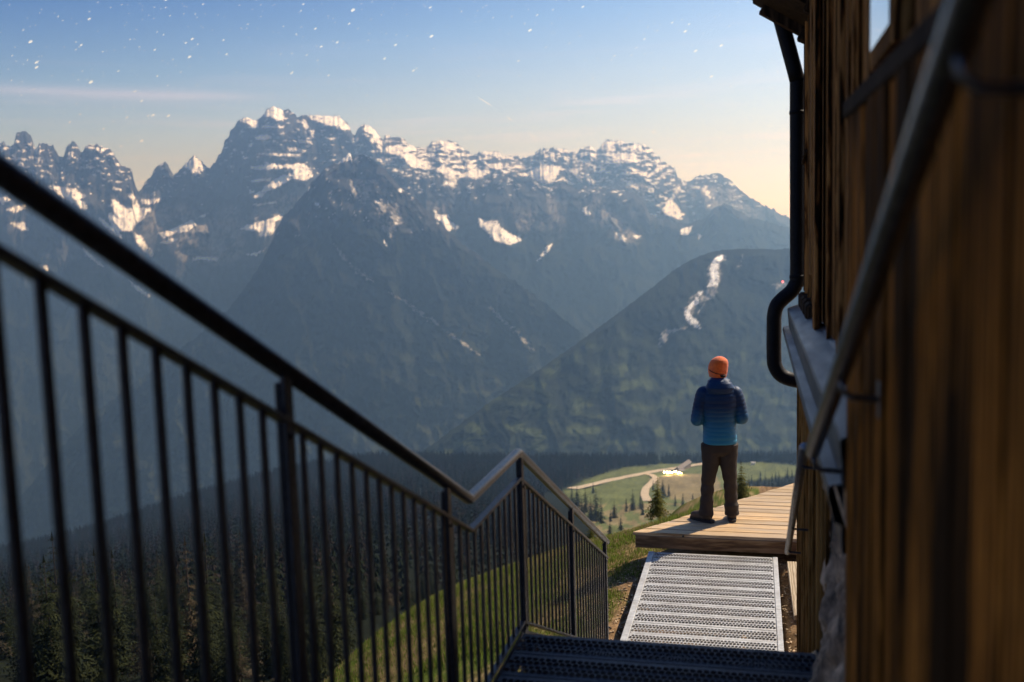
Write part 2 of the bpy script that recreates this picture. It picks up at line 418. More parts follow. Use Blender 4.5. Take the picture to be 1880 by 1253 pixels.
SIL2B = [(560,420),(600,380),(640,340),(690,318),(720,306),(748,312),(775,312),(800,322),(815,322),(826,342),(834,356),(850,334),(868,328),(890,329),(905,320),(920,310),(935,313),(950,326),(975,326),(990,338),(1010,345),(1030,336),(1048,342),(1062,348),(1080,345),(1095,341),(1125,346),(1160,352),(1180,366),(1190,388),(1210,402),(1235,406),(1262,412),(1290,402),(1310,384),(1330,372),(1350,384),(1380,400),(1420,410),(1450,418),(1600,450),(1900,480),(2100,500)]
SNOW2B = [
 [(795,386),(805,394),(824,396),(824,404),(842,416),(842,420),(830,422),(822,426),(812,412),(802,400)],
 [(877,400),(895,406),(915,406),(918,418),(935,428),(955,434),(958,442),(940,450),(920,446),(905,440),(898,430),(886,420),(878,412)],
 [(1070,382),(1080,378),(1078,386),(1085,392),(1078,398),(1070,390)],[(1128,424),(1150,438),(1150,446),(1138,440)],[(1160,432),(1176,434),(1170,438)],
 [(1005,452),(1015,446),(1012,454),(1000,470),(985,482),(992,468)],[(950,310),(960,322),(954,326),(944,318)],
 [(1250,420),(1272,416),(1264,432),(1250,430)],[(1280,430),(1287,430),(1286,442)]]
GREY2B = [[(1085,360),(1110,370),(1150,410),(1185,440),(1160,448),(1130,440),(1100,400)],[(1000,345),(1040,420),(1020,430)],[(940,395),(985,390),(1000,420),(950,420)],[(785,375),(840,385),(835,400)]]  # shaded snow on the nearer ridge, likewise painted grey
SIL2 = [(-300,1060),(0,960),(80,860),(150,780),(230,715),(300,665),(370,612),(420,566),(460,515),(482,478),(498,448),(508,420),(520,398),(540,378),(556,358),(566,344),(585,322),(600,306),(620,299),(628,296),(636,284),(642,280),(647,290),(652,284),(664,284),(680,290),(694,302),(706,312),(722,330),(740,346),(765,366),(790,392),(812,416),(840,440),(870,462),(905,490),(950,520),(1000,556),(1060,606),(1120,650),(1300,720),(1700,760),(2100,780)]
SNOW2 = [[(618,300),(630,290),(641,279),(646,288),(645,293),(632,297)],[(563,346),(570,344),(568,350)],[(577,372),(586,374),(582,380)],[(688,368),(697,370),(694,376)],
 [(752,360),(760,364),(756,368)],[(727,398),(732,402),(728,404)],[(703,440),(708,442),(712,452),(706,450)],[(733,346),(738,348),(738,356),(732,352)],[(672,398),(678,406),(674,404)],[(650,392),(654,396),(650,396)]]
GREY2 = [[(612,446),(618,450),(630,466),(650,490),(690,518),(686,520),(648,496),(626,470),(616,455)],[(700,528),(740,550),(800,590),(880,650),(878,653),(796,594),(736,554)],
 [(470,490),(440,512),(400,540),(372,555),(378,550),(420,520),(452,498)],[(900,560),(980,640),(977,643),(896,566)],
 [(690,380),(720,350),(740,400),(720,440),(700,420)],[(640,330),(690,330),(670,380),(650,360)]]
SIL3 = [(700,880),(800,812),(850,775),(900,738),(950,706),(1000,672),(1050,637),(1100,601),(1150,564),(1200,526),(1232,500),(1255,485),(1280,472),(1305,463),(1330,459),(1360,457),(1400,457),(1425,459),(1450,456),(1500,450),(1600,452),(1750,470),(1900,500),(2100,560)]
SNOW3 = [[(1310,476),(1322,469),(1330,467),(1322,480),(1318,492),(1320,510),(1318,522),(1306,526),(1299,528),(1304,515),(1303,500),(1305,486)],
 [(1273,550),(1282,544),(1283,556),(1276,562),(1272,560)],[(1257,572),(1264,566),(1268,580),(1280,590),(1287,604),(1278,602),(1264,592),(1258,584)],[(1280,538),(1290,536),(1286,544)],[(1262,566),(1272,552),(1276,556),(1266,572)]]
GREY3 = [[(1300,490),(1316,470),(1336,464),(1324,490),(1322,515),(1318,530),(1312,545),(1290,556),(1280,560),(1268,582),(1275,592),(1266,592),(1258,570),(1268,552),(1264,546),(1280,538),(1300,526)],
 [(1364,464),(1369,464),(1360,490),(1353,491)],[(1212,612),(1222,606),(1260,600),(1260,604),(1228,612),(1216,636),(1206,636),(1214,624)],[(1418,522),(1450,520),(1450,528),(1424,530)],[(1292,554),(1298,552),(1284,578),(1281,576)]]

def layer(name, sil, r0, pyb, slope, px0, px1, step, nrow, snow, grey, rock, forest, treeline, amp, seed, snowbase=0, jag=3.0, ledge=0, tops=None, smooth=4, big=90., lowforest=None, snowk=8.0):
    SX = np.array(sil, float)
    px = np.arange(px0, px1, step, dtype=float)
    top = np.interp(px, SX[:, 0], SX[:, 1])
    top = top + jag * (.9*fbm(px / 9., px * 0, 5, seed + 3, .7) - .8*np.abs(fbm(px / 5., px*0 + 5, 4, seed + 4, .7)) + .25)
    t = np.linspace(0, 1, nrow) ** 1.25
    PX = np.repeat(px[None], nrow, 0)
    bot = np.interp(px, [p[0] for p in pyb], [p[1] for p in pyb])
    PY = top[None] + (bot - top)[None] * t[:, None]
    # wandering edges for the patches
    wx = PX + 3.2 * fbm(PX / 7, PY / 5, 4, seed + 20, .65); wy = PY + 2.2 * fbm(PX / 8, PY / 4, 4, seed + 25, .65)
    sn = np.zeros(PX.shape)
    for p in snow: sn = np.maximum(sn, inpoly(wx, wy, p))
    sn *= (fbm(PX / 8., PY / 3.5, 4, seed + 28, .65) > -.42)
    if not snowbase and name == 'mountains':
        sp = fbm(PX / 7., PY / 5.5, 3, seed + 47, .6) + .35*fbm(PX/45., PY/45., 2, seed + 48); sn = np.maximum(sn, .85 * (sp > .60 + .5*sstep(400, 500, PY)))
    gy = np.zeros(PX.shape)
    for p in grey: gy = np.maximum(gy, inpoly(PX + 7 * fbm(PX / 12, PY / 9, 4, seed + 30, .6), PY + 5 * fbm(PX / 14, PY / 9, 4, seed + 31, .6), p))
    if snowbase:
        dep = PY - top[None]
        strata = fbm(PX / 40., PY / 5.0 + 3.2 * fbm(PX / 80., PY / 60., 3, seed + 41), 4, seed + 40, .65)
        patch = fbm(PX / 15., PY / 6., 4, seed + 45, .6)
        lim = np.interp(PX, [0, 300, 450, 1000, 1250, 1450], [430, 430, 420, 375, 410, 430])
        th = np.interp(PX, [300, 400, 650, 760, 1250, 1400], [.24, .36, .34, -.04, -.04, .16]) + .5 * sstep(lim - 150, lim + 20, PY)
        if snowbase < 1: th = th + .9 * sstep(350, 400, PY)
        th = th + .5 * sstep(430, 500, PY)
        sn = np.maximum(sn, snowbase * ((strata * .42 + patch * .72) > th))
    # depth: shallow where snow or scree lies, steep on rock
    k = slope * (1 + snowk * blur1(blur1(blur1(sn, int(8/step), 1), 2, 0), int(6/step), 1) + .6 * blur1(gy, int(8/step), 1))
    dpy = np.diff(PY, axis=0, prepend=PY[:1])
    R0 = np.interp(px, [p[0] for p in r0], [p[1] for p in r0])
    mpp = R0 / F
    ex = (k - slope) * dpy; an = np.zeros_like(ex); acc = 0
    for i in range(1, nrow): acc = acc * np.exp(-dpy[i] / 38.) + ex[i]; an[i] = acc
    dr = slope * (PY - top[None].min()*0 - blur1(top[None], int(40/step), 1)) + blur1(blur1(an, int(17/step), 1), int(12/step), 1)
    rel = ridged(PX / big + .35*fbm(PX/60., PY/60., 2, seed+9), PY / (big * 1.9), 7, seed, .52)
    rel2 = fbm(PX / 26., PY / 34., 5, seed + 6, .55)
    fade = sstep(0, 14, PY - top[None])
    D = R0[None] - mpp[None] * (dr + amp * (rel - .6) * fade + amp * .55 * rel2 * fade)
    # back side
    d = rays(PX, PY)
    V = np.array([0, 0, CAMZ]) + d * D[..., None]
    back = V[0] + np.stack([d[0][:, 0] * mpp * 260, d[0][:, 1] * mpp * 260, -mpp * 330], -1)
    V = np.concatenate([back[None], V], 0)
    nc = len(px)
    # colour of rock, forest, scree and snow; shaded snow is painted grey
    rock = np.array(rock); forest = np.array(forest)
    n1 = fbm(PX / 30., PY / 22., 5, seed + 60)[..., None]; n2 = fbm(PX / 5., PY / 5., 3, seed + 63)[..., None]
    band = fbm(PX / 120., PY / 7., 3, seed + 66)[..., None]
    col = rock * (1 + .5 * n1 + .55 * band + .5 * n2)
    tl = np.interp(PX, [p[0] for p in treeline], [p[1] for p in treeline])
    fm = sstep(-18, 18, PY - tl + 42 * fbm(PX / 28., PY / 40., 5, seed + 70, .6))[..., None]
    n3 = fbm(PX / 2.6, PY / 2.2, 3, seed + 68, .7)[..., None]; fcol = forest * (1 + .5 * n2 + .5 * n1 + 1.1 * n3)
    if lowforest is not None:
        lf = sstep(580, 720, PY + 60 * fbm(PX/60., PY/40., 3, seed+75))[..., None] * sstep(-.1, .5, fbm(PX/40., PY/22., 4, seed+76))[..., None]
        fcol = fcol * (1-lf) + np.array(lowforest) * lf
    col = col * (1 - fm) + fcol * fm
    g3 = gy[..., None]; g3 = (blur1(blur1(gy, 3, 1), 2, 0)[..., None] if snowbase else gy[..., None]) * sstep(-.5, .4, n1 + n2); gk = .6 if snowbase else .85; col = col * (1 - gk * g3) + np.array((.36, .34, .32)) * (1 + .2*n2) * gk * g3
    s3 = sn[..., None]; col = col * (1 - s3) + np.array((.88, .87, .86)) * s3
    col = np.clip(np.concatenate([col[:1], col], 0), .01, .9)
    o = npmesh(name, V.reshape(-1, 3), gridfaces(nrow + 1, nc)[:, ::-1], MOUNT, smooth=True, cols=col.reshape(-1, 3))
    return o

MOUNT = vcol('mountain_rock_snow', .95, nsc=.012, namp=.3)
tag(layer('mountains', SIL1, [(-300, 7600), (250, 8000), (500, 8300), (900, 9300), (1450, 9900), (2100, 9900)], [(-300, 1090), (0, 1050), (250, 900), (400, 760), (700, 560), (1100, 560), (2100, 760)], .62,
      -300, 2020, 1.7, 330, SNOW1, GREY1, (.05, .055, .07), (.013, .018, .016), [(-300, 430), (300, 520), (700, 480), (1000, 400), (1250, 430), (1450, 430)], 18, 3, snowbase=1, jag=4.5, smooth=6),
    kind='structure')
tag(layer('mountains', SIL2B, [(400, 7300), (900, 7500), (1450, 7900), (2100, 7900)], [(400, 700), (900, 700), (2100, 760)], .62,
      540, 1900, 2.2, 200, SNOW2B, GREY2B, (.05, .054, .065), (.013, .018, .015), [(500, 420), (850, 400), (950, 430), (1200, 420), (1300, 400), (1450, 400)], 20, 13, snowbase=.9, jag=5, smooth=6, snowk=7.0), kind='structure')
tag(layer('mountains', SIL2, [(-300, 5200), (300, 5400), (640, 6100), (900, 5800), (1300, 5200), (2100, 5000)], [(-300, 1100), (300, 930), (600, 880), (2100, 900)], .68,
      -300, 1900, 2.2, 260, SNOW2, GREY2, (.036, .038, .045), (.011, .015, .012), [(-300, 300), (480, 440), (640, 400), (800, 440), (1000, 480), (1450, 500)], 36, 23, jag=4, smooth=3, lowforest=(.035, .042, .026)), kind='structure')
tag(layer('hill', SIL3, [(700, 3300), (1000, 3700), (1330, 4300), (1600, 4400), (2100, 4300)], [(600, 905), (900, 900), (2100, 900)], .85,
      690, 1960, 2.2, 200, SNOW3, GREY3, (.014, .019, .014), (.013, .018, .013), [(700, 200), (2100, 200)], 14, 33, jag=1.6, smooth=3, lowforest=(.056, .072, .033), snowk=.6, big=120.), kind='structure')

# ================================================================== MID TERRAIN (slope, forest ridge, meadow)
CREST = [(-700,1180),(-300,1095),(0,1014),(100,994),(200,966),(300,932),(400,902),(500,874),(600,852),(680,843),(760,842),(900,846),(1040,846),(1200,846),(1300,846),(1400,842),(1500,842),(1700,850),(2100,870)]
UP = [0, .05, .09, .15, .20, .30, .45, .62, .80, 1.0, 1.25]
UR = [2100, 1850, 1600, 1250, 1020, 640, 330, 170, 95, 55, 32]
CX, CY = zip(*CREST)
def r4(px, py):
    crest = np.interp(px, CX, CY); u = np.clip((py - crest) / (1300 - crest), 0, 1.25)
    r = np.exp(np.interp(u, UP, np.log(UR)))
    w = sstep(1.25, 1.0, u) 
    return r * (1 + .035 * fbm(px / 60., py / 22., 4, 80) * w)
def P4(px, py):
    d = rays(np.array([float(px)]), np.array([float(py)]))[0]
    return Vector(d * float(r4(np.array([float(px)]), np.array([float(py)]))[0])) + Vector((0, 0, CAMZ))
px = np.arange(-320, 1960, 4.0); u = np.linspace(0, 1, 210) ** 1.15 * 1.25
cr = np.interp(px, CX, CY); PX = np.repeat(px[None], len(u), 0); PY = cr[None] + (1300 - cr)[None] * u[:, None]
PXm, PYm = PX, PY
Rr = r4(PX, PY); V = np.array([0, 0, CAMZ]) + rays(PX, PY) * Rr[..., None]
MEAD = [(1030,905),(1070,884),(1100,872),(1150,858),(1215,852),(1300,850),(1400,848),(1470,856),(1470,872),(1440,876),(1370,884),(1330,900),(1320,960),(1250,990),(1100,990),(1075,950),(1060,925)]
BROWN = [(1190,880),(1230,872),(1310,870),(1330,900),(1290,930),(1230,915),(1215,900)]
mm = blur1(blur1(inpoly(PX, PY, MEAD).astype(float), 1, 0), 1, 1)[..., None]
bb = (inpoly(PX + 8*fbm(PX/15, PY/8, 3, 91), PY, BROWN) | (PY > 925) & (fbm(PX/30, PY/12, 3, 93) > -.05)).astype(float)[..., None]
n1 = fbm(PX / 25., PY / 9., 5, 90)[..., None]; n2 = fbm(PX / 6., PY / 3., 4, 95)[..., None]
gcol = np.array((.105, .118, .042)) * (1 + .35 * n1 + .3 * n2); bcol = np.array((.21, .155, .085)) * (1 + .3 * n1 + .3 * n2)
fcol = np.array((.009, .011, .006)) * (1 + .4 * n2)
pale = ((n1 + .5*n2 > .22) & ((PY > 1175) & (PX > 270) & (PX < 560))[..., None]).astype(float)
fcol = fcol * (1 - pale) + np.array((.09, .07, .045)) * pale
mc = gcol * (1 - .75 * bb) + bcol * .75 * bb
col = fcol * (1 - mm) + mc * mm
bk = V[0] + np.stack([rays(px, cr)[:, 0] * 700, rays(px, cr)[:, 1] * 700, -600 + 0 * px], -1)
V = np.concatenate([bk[None], V], 0); col = np.clip(np.concatenate([col[:1], col], 0), .005, 1)
GROUND = vcol('meadow_and_forest_floor', .95, nsc=.25, namp=.35)
tag(npmesh('terrain', V.reshape(-1, 3), gridfaces(len(u) + 1, len(px))[:, ::-1], GROUND, smooth=True, cols=col.reshape(-1, 3)), kind='structure')

# valley roads as thin sheets
def road(name, pts, w, m):
    P = [P4(*p) for p in pts]; fine = []
    for a in range(len(pts) - 1):
        for k in range(10):
            f = k / 10.; fine.append((pts[a][0] + (pts[a+1][0]-pts[a][0])*f, pts[a][1] + (pts[a+1][1]-pts[a][1])*f))
    fine.append(pts[-1]); Q = [P4(*p) for p in fine]; vs = []
    for i, q in enumerate(Q):
        t = (Q[min(i+1, len(Q)-1)] - Q[max(i-1, 0)]); s = Vector((t.y, -t.x, 0)).normalized() * w * .5
        vs += [tuple(q + s + Vector((0, 0, 1.4))), tuple(q - s + Vector((0, 0, 1.4)))]
    b = MB(); b.add(vs, [(2*i, 2*i+1, 2*i+3, 2*i+2) for i in range(len(Q)-1)], True)
    return tag(b.build(name, m), kind='structure')
DUST = flat('pale_dusty_gravel', (.42, .33, .22), .95, nsc=.2)
road('road', [(1050, 899), (1080, 893), (1120, 883), (1160, 875), (1200, 867), (1240, 861), (1290, 853), (1330, 850)], 17, DUST)
road('path', [(1176, 871), (1196, 873), (1204, 879), (1196, 888), (1186, 898), (1183, 910), (1189, 922)], 11, DUST)

# ------------------------------------------------------------------ conifers
NEEDLE = {}
def needle(name, a, b):
    m, nt, bs = mat(name)
    g = N(nt, 'ShaderNodeNewGeometry'); oi = N(nt, 'ShaderNodeObjectInfo')
    c = ramp(nt, g.outputs['Random Per Island'], [(0, a), (1, b)])
    c = mixc(nt, 1.0, c, ramp(nt, oi.outputs['Random'], [(0, (.75, .8, .8)), (1, (1.25, 1.2, 1.0))]), 'MULTIPLY')
    L(nt, c, bs.inputs['Base Color']); bs.inputs['Roughness'].default_value = .8; bs.inputs['Specular IOR Level'].default_value = .15
    t = N(nt, 'ShaderNodeBsdfTranslucent'); L(nt, c, t.inputs[0]); mx = N(nt, 'ShaderNodeMixShader'); mx.inputs[0].default_value = .25
    L(nt, bs.outputs[0], mx.inputs[1]); L(nt, t.outputs[0], mx.inputs[2]); L(nt, mx.outputs[0], nt.nodes['Material Output'].inputs['Surface'])
    return m
M_SPRUCE = needle('spruce_needles', (.007, .012, .004), (.027, .031, .008))
M_SPRUCE_L = needle('young_spruce_needles', (.04, .055, .012), (.17, .15, .025))
M_LARCH = needle('bare_larch_twigs', (.035, .026, .016), (.07, .052, .03))
M_BARK = flat('grey_brown_bark', (.07, .052, .04), .95, nsc=8, bumpd=.02)
def spruce_mesh(seed, H, Rb, whorls, nb, fine=True, fill=1.0, cut=.07):
    """crown made of drooping branches that carry small needle sprays"""
    rs = np.random.RandomState(seed); V = []; Fc = []
    def tri(a, b, c): k = len(V); V.extend([a, b, c]); Fc.append((k, k+1, k+2))
    for w in range(whorls):
        t = (w + rs.rand()*.5) / whorls; z = H * (cut + (1 - cut) * t)
        rad = Rb * (1 - t) ** .82 * (.82 + .36 * rs.rand()) + .02*H
        n = max(4, int(nb * (1 - .45 * t)))
        for b in range(n):
            a = 2*np.pi*(b + rs.rand()*.8) / n + w * 1.3
            ln = rad * (.6 + .55 * rs.rand()) * fill
            u = np.array([np.cos(a), np.sin(a), 0]); s = np.array([-np.sin(a), np.cos(a), 0])
            dr = -.22 - .38 * (1 - t) + .12*rs.randn()
            o = np.array([0, 0, z]); tip = o + u*ln + np.array([0, 0, dr*ln])
            if not fine:
                wd = ln * .42; tri(o + np.array([0,0,.03*H]), o*.4 + tip*.6 + s*wd - np.array([0,0,.05*H]), tip); tri(o + np.array([0,0,.03*H]), tip, o*.4 + tip*.6 - s*wd - np.array([0,0,.05*H])); continue
            m = 5 if t < .7 else 3
            for k in range(m):
                f = (k + .6) / m; p = o*(1-f) + tip*f + np.array([0, 0, .10*ln*np.sin(f*3.1)])
                q = ln * (.34 - .16*f) * (.8 + .5*rs.rand())
                for sg in (-1, 1):
                    e = p + s*sg*q + u*q*.75 + np.array([0, 0, -q*(.25 + .5*rs.rand())])
                    wv = (u*.30 + np.array([0, 0, -.16]))*q
                    tri(p - wv*.5, p + wv, e)
                    e2 = p + s*sg*q*.5 + u*q*.2 + np.array([0, 0, -q*.7])
                    tri(p, p + u*q*.35, e2)
            tri(tip - u*ln*.25 + s*ln*.07, tip - u*ln*.25 - s*ln*.07, tip + u*ln*.05)
    tri(np.array([-.02*H*.5, 0, H*.95]), np.array([.02*H*.5, 0, H*.95]), np.array([0, 0, H*1.02]))
    tri(np.array([0, -.02*H*.5, H*.95]), np.array([0, .02*H*.5, H*.95]), np.array([0, 0, H*1.02]))
    return np.array(V), np.array(Fc)
def trunk_mb(H, r):
    b = MB(); b.tube([(0, 0, -.06*H), (0, 0, .02*H), (.004*H, 0, .5*H), (0, 0, .97*H)], [r*1.5, r, r*.6, r*.12], 7); return b
protos = {}
def proto(kind, i):
    key = (kind, i)
    if key in protos: return protos[key]
    if kind == 'spruce': v, f = spruce_mesh(100+i, 1.0, .19 + .03*(i % 3), 19, 8); m = M_SPRUCE
    elif kind == 'small': v, f = spruce_mesh(200+i, 1.0, .34, 20, 11, cut=.02); m = M_SPRUCE_L
    elif kind == 'larch': v, f = spruce_mesh(300+i, 1.0, .20, 14, 6, fill=.85, cut=.18); m = M_LARCH
    else: v, f = spruce_mesh(400+i, 1.0, .17 + .03*(i % 2), 9, 7, fine=False); m = M_SPRUCE
    cm_ = bpy.data.meshes.new('crown'); cm_.from_pydata(v.tolist(), [], f.tolist()); cm_.materials.append(m)
    tb = trunk_mb(1.0, .013); tm = bpy.data.meshes.new('trunk'); tm.from_pydata(tb.v, [], tb.f); tm.materials.append(M_BARK)
    protos[key] = (cm_, tm); return protos[key]
def tree(name, kind, i, loc, H, label, cat, group, parts=True):
    cm_, tm = proto(kind, i)
    t = empty(name, loc, label, cat, group, rz=random.random()*6.28)
    for nm, me in (('crown', cm_), ('trunk', tm)):
        o = bpy.data.objects.new(nm, me); C.objects.link(o); o.parent = t; o.scale = (H, H, H)
    return t
# near trees below the railing (px of base, height in metres)
rs = np.random.RandomState(5)
near_list = []
for k in range(110):
    bx = -60 + 900 * (k + rs.rand()*.8) / 110; by = 1135 + 130 * rs.rand()
    near_list.append((bx, by))
for k in range(120):
    near_list.append((-60 + 960*rs.rand(), 1075 + 75*rs.rand()))
for bx, by in near_list:
    p = P4(bx, by); r = (p - Vector((0, 0, CAMZ))).length
    toppy = np.interp(bx, [0, 200, 500, 650, 800, 900], [1085, 1060, 1030, 1040, 1075, 1095]) + rs.randn()*30
    if bx > 640 and by > 1150: continue
    H = min(17, max(6, (by - toppy) / F * r * .97)) * (.62 + .5*rs.rand())
    k = rs.rand()
    if k < .16: tree('larch_tree', 'larch', int(rs.randint(2)), p, H, 'bare brown larch among dark conifers on the slope below the railing', 'tree', 'bare larches on the slope below the railing')
    else: tree('spruce_tree', 'spruce', int(rs.randint(4)), p, H, 'dark spruce on the shaded slope seen through the railing', 'tree', 'dark spruces on the slope below the railing')
# meadow trees, one by one (px base, px height)
med = [(1089,906,22),(1162,938,40),(1150,940,26),(1176,936,34),(1180,946,28),(1128,952,34),(1121,958,22),(1095,958,62),(1085,956,44),(1104,962,48),(1075,942,48),(1060,930,40),(1050,925,36),(1068,950,40),(1240,930,22),(1254,932,27),(1272,926,20),(1228,912,24),(1216,908,30),(1218,915,34),(1283,930,16),(1292,924,34),(1140,975,30),(1120,985,30),(1199,900,18),
       (1375,905,32),(1392,902,30),(1405,900,34),(1418,898,28),(1430,896,32),(1442,894,30),(1454,892,28),(1386,912,30),(1412,908,28),(1436,905,30),(1450,902,34),(1380,888,16),(1396,884,20),(1424,884,18),(1446,880,22)]
for q, (bx, by, hp) in enumerate(med):
    p = P4(bx, by); r = (p - Vector((0, 0, CAMZ))).length
    if (bx, by) == (1089, 906): lab, g = 'lone small conifer beside the dusty road across the meadow', None
    elif bx < 1200: lab, g = 'dark conifer at the lower left edge of the sunny meadow', 'conifers on the lower meadow'
    elif bx < 1300: lab, g = 'small dark conifer on the brown meadow below the lit barn', 'conifers below the barn'
    else: lab, g = 'hazy conifer on the meadow slope to the right of the standing person', 'conifers right of the person'
    tree('conifer_tree', 'far' if hp < 30 else 'spruce', q % 3, p, hp / F * r, lab, 'tree', g)
# two sunny young spruces just beyond the grass crest
def small_spruce(px, py_base, py_top, y, lab):
    p = at_y(px, py_base, y); H = (at_y(px, py_top, y) - p).z
    tree('young_spruce', 'small', int(px) % 2, p, H, lab, 'tree', None)
small_spruce(1208, 945, 876, 34, 'bushy yellow-green young spruce behind the grass crest left of the person')
small_spruce(1361, 925, 846, 38, 'bushy yellow-green young spruce behind the legs of the person, at the deck edge')
small_spruce(1086, 1010, 955, 30, 'dark tip of a young spruce behind the lower end of the stair railing')

# far forest: one mass
def forest():
    rs = np.random.RandomState(21); n = 26000
    bx = -80 + 1620 * rs.rand(n); cry = np.interp(bx, CX, CY)
    by = cry + rs.exponential(50, n) * np.where(bx < 700, 1.5, 1) - 1
    k = int(n*.22); by[:k] = cry[:k] + rs.rand(k)*7
    lim = np.where(bx < 1000, 1130, 905)
    keep = (by < lim) & ~inpoly(bx, by, MEAD) & ~inpoly(bx, by, [(1000, 925), (1060, 880), (1330, 846), (1330, 990), (1000, 990)])
    right = (bx > 1300); keep &= ~right | (by < cry + 16)
    keep &= fbm(bx/30, by/14, 3, 110) > -.42
    bx, by = bx[keep], by[keep]; r = r4(bx, by); P = np.array([0, 0, CAMZ]) + rays(bx, by) * r[:, None]
    Vs, Fs, Cs = [], [], []; off = 0
    PR = [spruce_mesh(500+i, 1.0, .17, 6, 6, fine=False) for i in range(5)]
    for i in range(len(P)):
        v, f = PR[i % 5]; a = rs.rand()*6.28; H = (11 + 11*rs.rand()) * min(1, .45 + r[i]/1400); wd = H*(.85 + .35*rs.rand())
        c, s = np.cos(a), np.sin(a)
        q = np.stack([(v[:, 0]*c - v[:, 1]*s)*wd, (v[:, 0]*s + v[:, 1]*c)*wd, v[:, 2]*H], -1) + P[i]
        Vs.append(q); Fs.append(f + off); off += len(v)
        br = rs.rand() < (.38 if bx[i] < 1200 else .1)
        base = np.array((.024, .018, .013)) if br else np.array((.011, .015, .008))
        Cs.append(np.repeat((base * (.7 + .6*rs.rand()))[None], len(v), 0))
    o = npmesh('forest', np.concatenate(Vs), np.concatenate(Fs), vcol('far_forest_needles', .9), cols=np.concatenate(Cs))
    tag(o, 'dark conifer forest covering the ridge behind the meadow', None, None, 'stuff'); o['category'] = 'forest'
forest()

# ------------------------------------------------------------------ barn with bright lamps
def barn():
    p = P4(1248, 863); base = empty('barn', p, 'long low barn with a brown roof and glaring lamps on the meadow', 'barn')
    q = P4(1290, 855); a = Vector((1, 0, 0)); a = (q - p); a.z = 0; a.normalize(); b = Vector((-a.y, a.x, 0)); m = r_ = (p - Vector((0, 0, CAMZ))).length / F
    Wl = flat('grey_barn_boards', (.20, .15, .11), .9, nsc=1.5); Rf = flat('brown_barn_roof', (.17, .135, .115), .8, nsc=2); Dk = flat('dark_barn_window', (.03, .03, .035), .3)
    def blk(c, lx, ly, h, rh, parent):
        B = MB(); B.obox(c + Vector((0, 0, h/2 - 3)), a, b, lx, ly, h + 6); B.build('wall', Wl, parent)
        Rm = MB(); e = c + Vector((0, 0, h)); o = 1.5
        A = [e + a*sx*(lx/2+o) + b*sy*(ly/2+o) for sx in (-1, 1) for sy in (-1, 1)]; T = [e + a*sx*(lx/2+o) + Vector((0, 0, rh)) for sx in (-1, 1)]
        low = [v - Vector((0, 0, .6)) for v in A]
        Rm.add(A + T + low, [(0, 2, 5, 4), (3, 1, 4, 5), (1, 0, 4), (2, 3, 5), (6, 7, 9, 8), (0, 6, 8, 2), (3, 9, 7, 1), (1, 7, 6, 0), (2, 8, 9, 3)]); Rm.build('roof', Rf, parent)
        for k in range(5):
            w = MB(); w.obox(c + a*(k-2)*lx/6 - b*(ly/2+.1) + Vector((0, 0, h*.5)), a, b, lx/14, .3, h*.4); w.build('window', Dk, parent)
    blk(p + a*m*18, m*62, m*9, m*3.5, m*5, base)
    blk(p - a*m*22 - b*m*7, m*26, m*10, m*3, m*3.5, base)
    lit = emit('floodlight_glow', (1, .80, .48), 22)
    rq = random.Random(6)
    for k in range(13):
        sz = rq.uniform(.5, 1.25) * (1.3 if k < 5 else 1); dx = 1219 + 2.6*k + rq.uniform(-1, 1); dy = 869 + rq.uniform(-2.2, 2.6)
        c = P4(dx, dy) + Vector((0, 0, 2.2)); l = MB(); l.tube([c - a*sz*1.6, c - a*sz*1.2, c + a*sz*1.2, c + a*sz*1.6], [sz*.35, sz*.7, sz*.7, sz*.35], 10)
        l.build('floodlight', lit, base)
    for dx, dy in ((1225, 873), (1246, 872)):
        lo = bpy.data.objects.new('barn_light', bpy.data.lights.new('barn_light', 'POINT')); C.objects.link(lo)
        lo.location = P4(dx, dy) + Vector((0, 0, 5)); lo.data.energy = 40000; lo.data.color = (1, .72, .38); lo.data.shadow_soft_size = 1.5
barn()
def cabin():
    p = P4(1383, 853); b = empty('hut', p, 'tiny pale hut at the top of the meadow behind the person', 'hut')
    m, nt_, bs = mat('whitewash'); bs.inputs['Base Color'].default_value = (.75, .72, .66, 1)
    w = MB(); w.box(p + Vector((-4, -3, -3)), p + Vector((4, 3, 3.6))); w.build('wall', m, b)
    r = MB(); z = p.z + 3.6; x, y = p.x, p.y
    r.add([(x-4.6, y-3.6, z), (x+4.6, y-3.6, z), (x+4.6, y+3.6, z), (x-4.6, y+3.6, z), (x-4.6, y, z+2.2), (x+4.6, y, z+2.2)], [(0, 1, 5, 4), (2, 3, 4, 5), (0, 4, 3), (1, 2, 5), (3, 2, 1, 0)]); r.build('roof', flat('tin_roof', (.5, .47, .43), .5), b)
cabin()
def beacon():
    # red-lit pylon standing on the far hill
    d = ray(1437, 524); p = Vector((0, 0, CAMZ)) + d * 4060
    b = empty('pylon', p, 'far lift pylon with a small red lamp on the forested hill', 'pylon')
    m = MB(); m.tube([p - Vector((0, 0, 12)), p + Vector((0, 0, 13))], [1.2, .7], 8); m.box(p + Vector((-5, -.6, 9)), p + Vector((5, .6, 10.2))); m.build('mast', flat('grey_steel_far', (.3, .3, .3), .6), b)
    l = MB(); c = p + Vector((0, 0, 14)); l.tube([c - Vector((0, 0, 3)), c - Vector((0, 0, 1.5)), c + Vector((0, 0, 1.5)), c + Vector((0, 0, 3))], [1.2, 3, 3, 1.2], 10); l.build('lamp', emit('red_lamp', (1, .12, .12), 5), b)
beacon()

